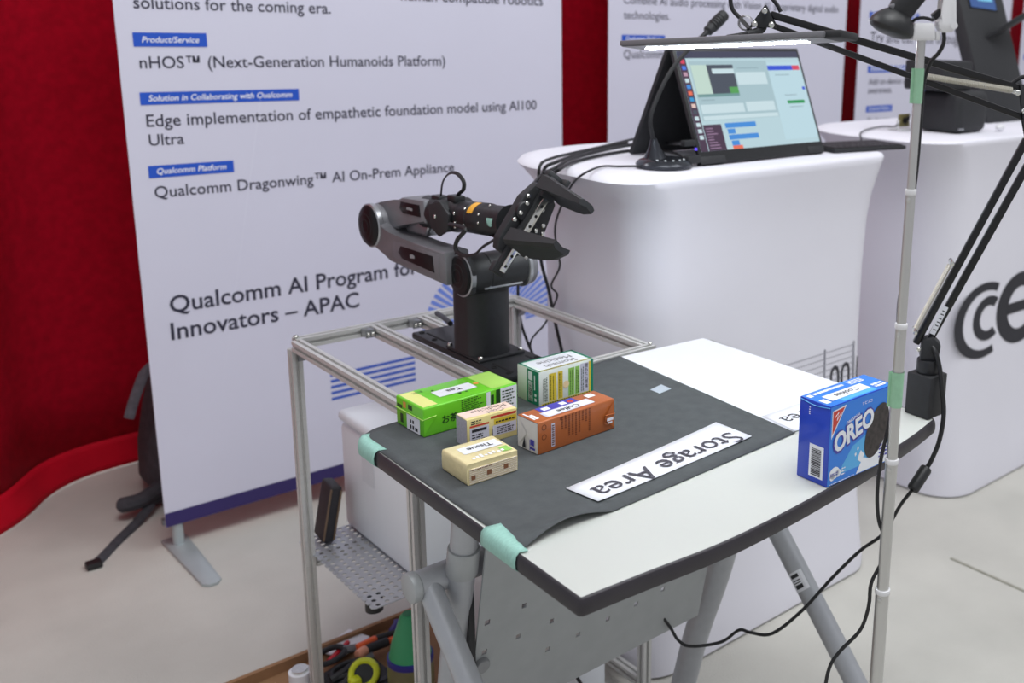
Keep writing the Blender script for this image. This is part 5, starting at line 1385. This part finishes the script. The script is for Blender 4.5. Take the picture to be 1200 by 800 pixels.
b = MB(); b.prism([kq(1154, 42), kq(1176, 34), kq(1176, 38), kq(1156, 46)], -kn * .10 + Vector((.06, 0, .035)), .002); b.build('ledge', M_matte, ks)
MB().box(kq(1120, 60) + kn * .05, (.03, .03, .5), None, .003).build('rear_strut', M_matte, ks) if False else None
# two black boxes in front of the kiosk
b1 = thing('speaker_box', pz(1130, 157, CZ), 'black rounded box at the front of the right counter, with another on top', 'box')
q = pz(1122, 158, CZ); b = MB(); b.bb((q.x + .0, q.y + .0, CZ + .001), (q.x + .155, q.y + .14, CZ + .118), .022, 4); b.build('body', M_matte, b1)
b = MB(); b.bb((q.x + .008, q.y - .0008, CZ + .012), (q.x + .03, q.y + .004, CZ + .016), 0); b.build('badge', M_gun_l, b1)
b2 = thing('camera_box', (q.x, q.y + .02, CZ + .12), 'flat black box lying on top of the rounded black box', 'box')
b = MB(); b.bb((q.x - .045, q.y + .03, CZ + .1185), (q.x + .10, q.y + .16, CZ + .20), .006, 2); b.build('body', M_matte, b2)
# circuit boards on a clear stand
pb = thing('circuit_board', pz(1060, 158, CZ), 'small camera circuit board on clear feet at the left end of the right counter', 'circuit board')
q = pz(1050, 153, CZ)
MB().box(q + Vector((.035, 0, .028)), (.05, .006, .036), None, .001).build('board', mat('olive_board', rgb(120, 112, 70), .5, noise=(200, .3)), pb)
MB().lathe(q + Vector((.032, -.004, .028)), -Y, [(0, .009), (.006, .009), (.008, .006)], 16).build('lens', M_gloss, pb)
MB().box(q + Vector((.05, -.004, .034)), (.01, .006, .01), None, .001).build('chip', M_matte, pb)
MB().bb(q + Vector((.0, -.02, .0005)), q + Vector((.09, .03, .004))).build('stand_base', M_whitep, pb)
for dx in (.006, .084): MB().bb(q + Vector((dx - .003, -.003, .004)), q + Vector((dx + .003, .003, .03))).build('stand_foot', M_whitep, pb)
MB().tube([q + Vector((.008, 0, .02)), q + Vector((-.01, .0, .012)), pz(1035, 148, CZ + .006), pz(1015, 152, CZ + .004), pz(1008, 157, CZ + .004), Vector((2.236, 1.70, CZ - .02)), Vector((2.245, 1.69, CZ - .12))], .0024, seg=6).build('lead', mat('grey_lead', rgb(90, 90, 96), .5, noise=(40, .1)), pb)
db = thing('control_board', pz(1085, 150, CZ), 'upright blue circuit board behind the aluminium pole on the right counter', 'circuit board')
q = pz(1072, 150, CZ); q = Vector((q.x + .05, q.y + .03, CZ))
M_pcb = mat('blue_board', rgb(24, 84, 160), .45, noise=(120, .3))
MB().bb(q + Vector((0, 0, .004)), q + Vector((.10, .006, .105))).build('board', M_pcb, db, smooth=False)
for i in range(6): MB().bb(q + Vector((.006 + .015 * i, -.008, .02 + .03 * (i % 2))), q + Vector((.018 + .015 * i, 0, .034 + .034 * (i % 2)))).build('component', M_matte if i % 2 else M_pcb, db, smooth=False)
for i in range(5): MB().bb(q + Vector((.004 + .02 * i, -.003, .105)), q + Vector((.016 + .02 * i, .006, .116))).build('terminal', M_pcb, db, smooth=False)
MB().bb(q + Vector((-.01, -.02, 0)), q + Vector((.11, .03, .004))).build('stand_base', M_whitep, db, smooth=False)
wp = thing('cable_clip', pz(1172, 150, CZ), 'small white oval clip at the kiosk foot', 'clip')
MB().sphere(pz(1172, 149, CZ + .012), .013, (1.6, .8, .7)).build('shell', M_whitep, wp)
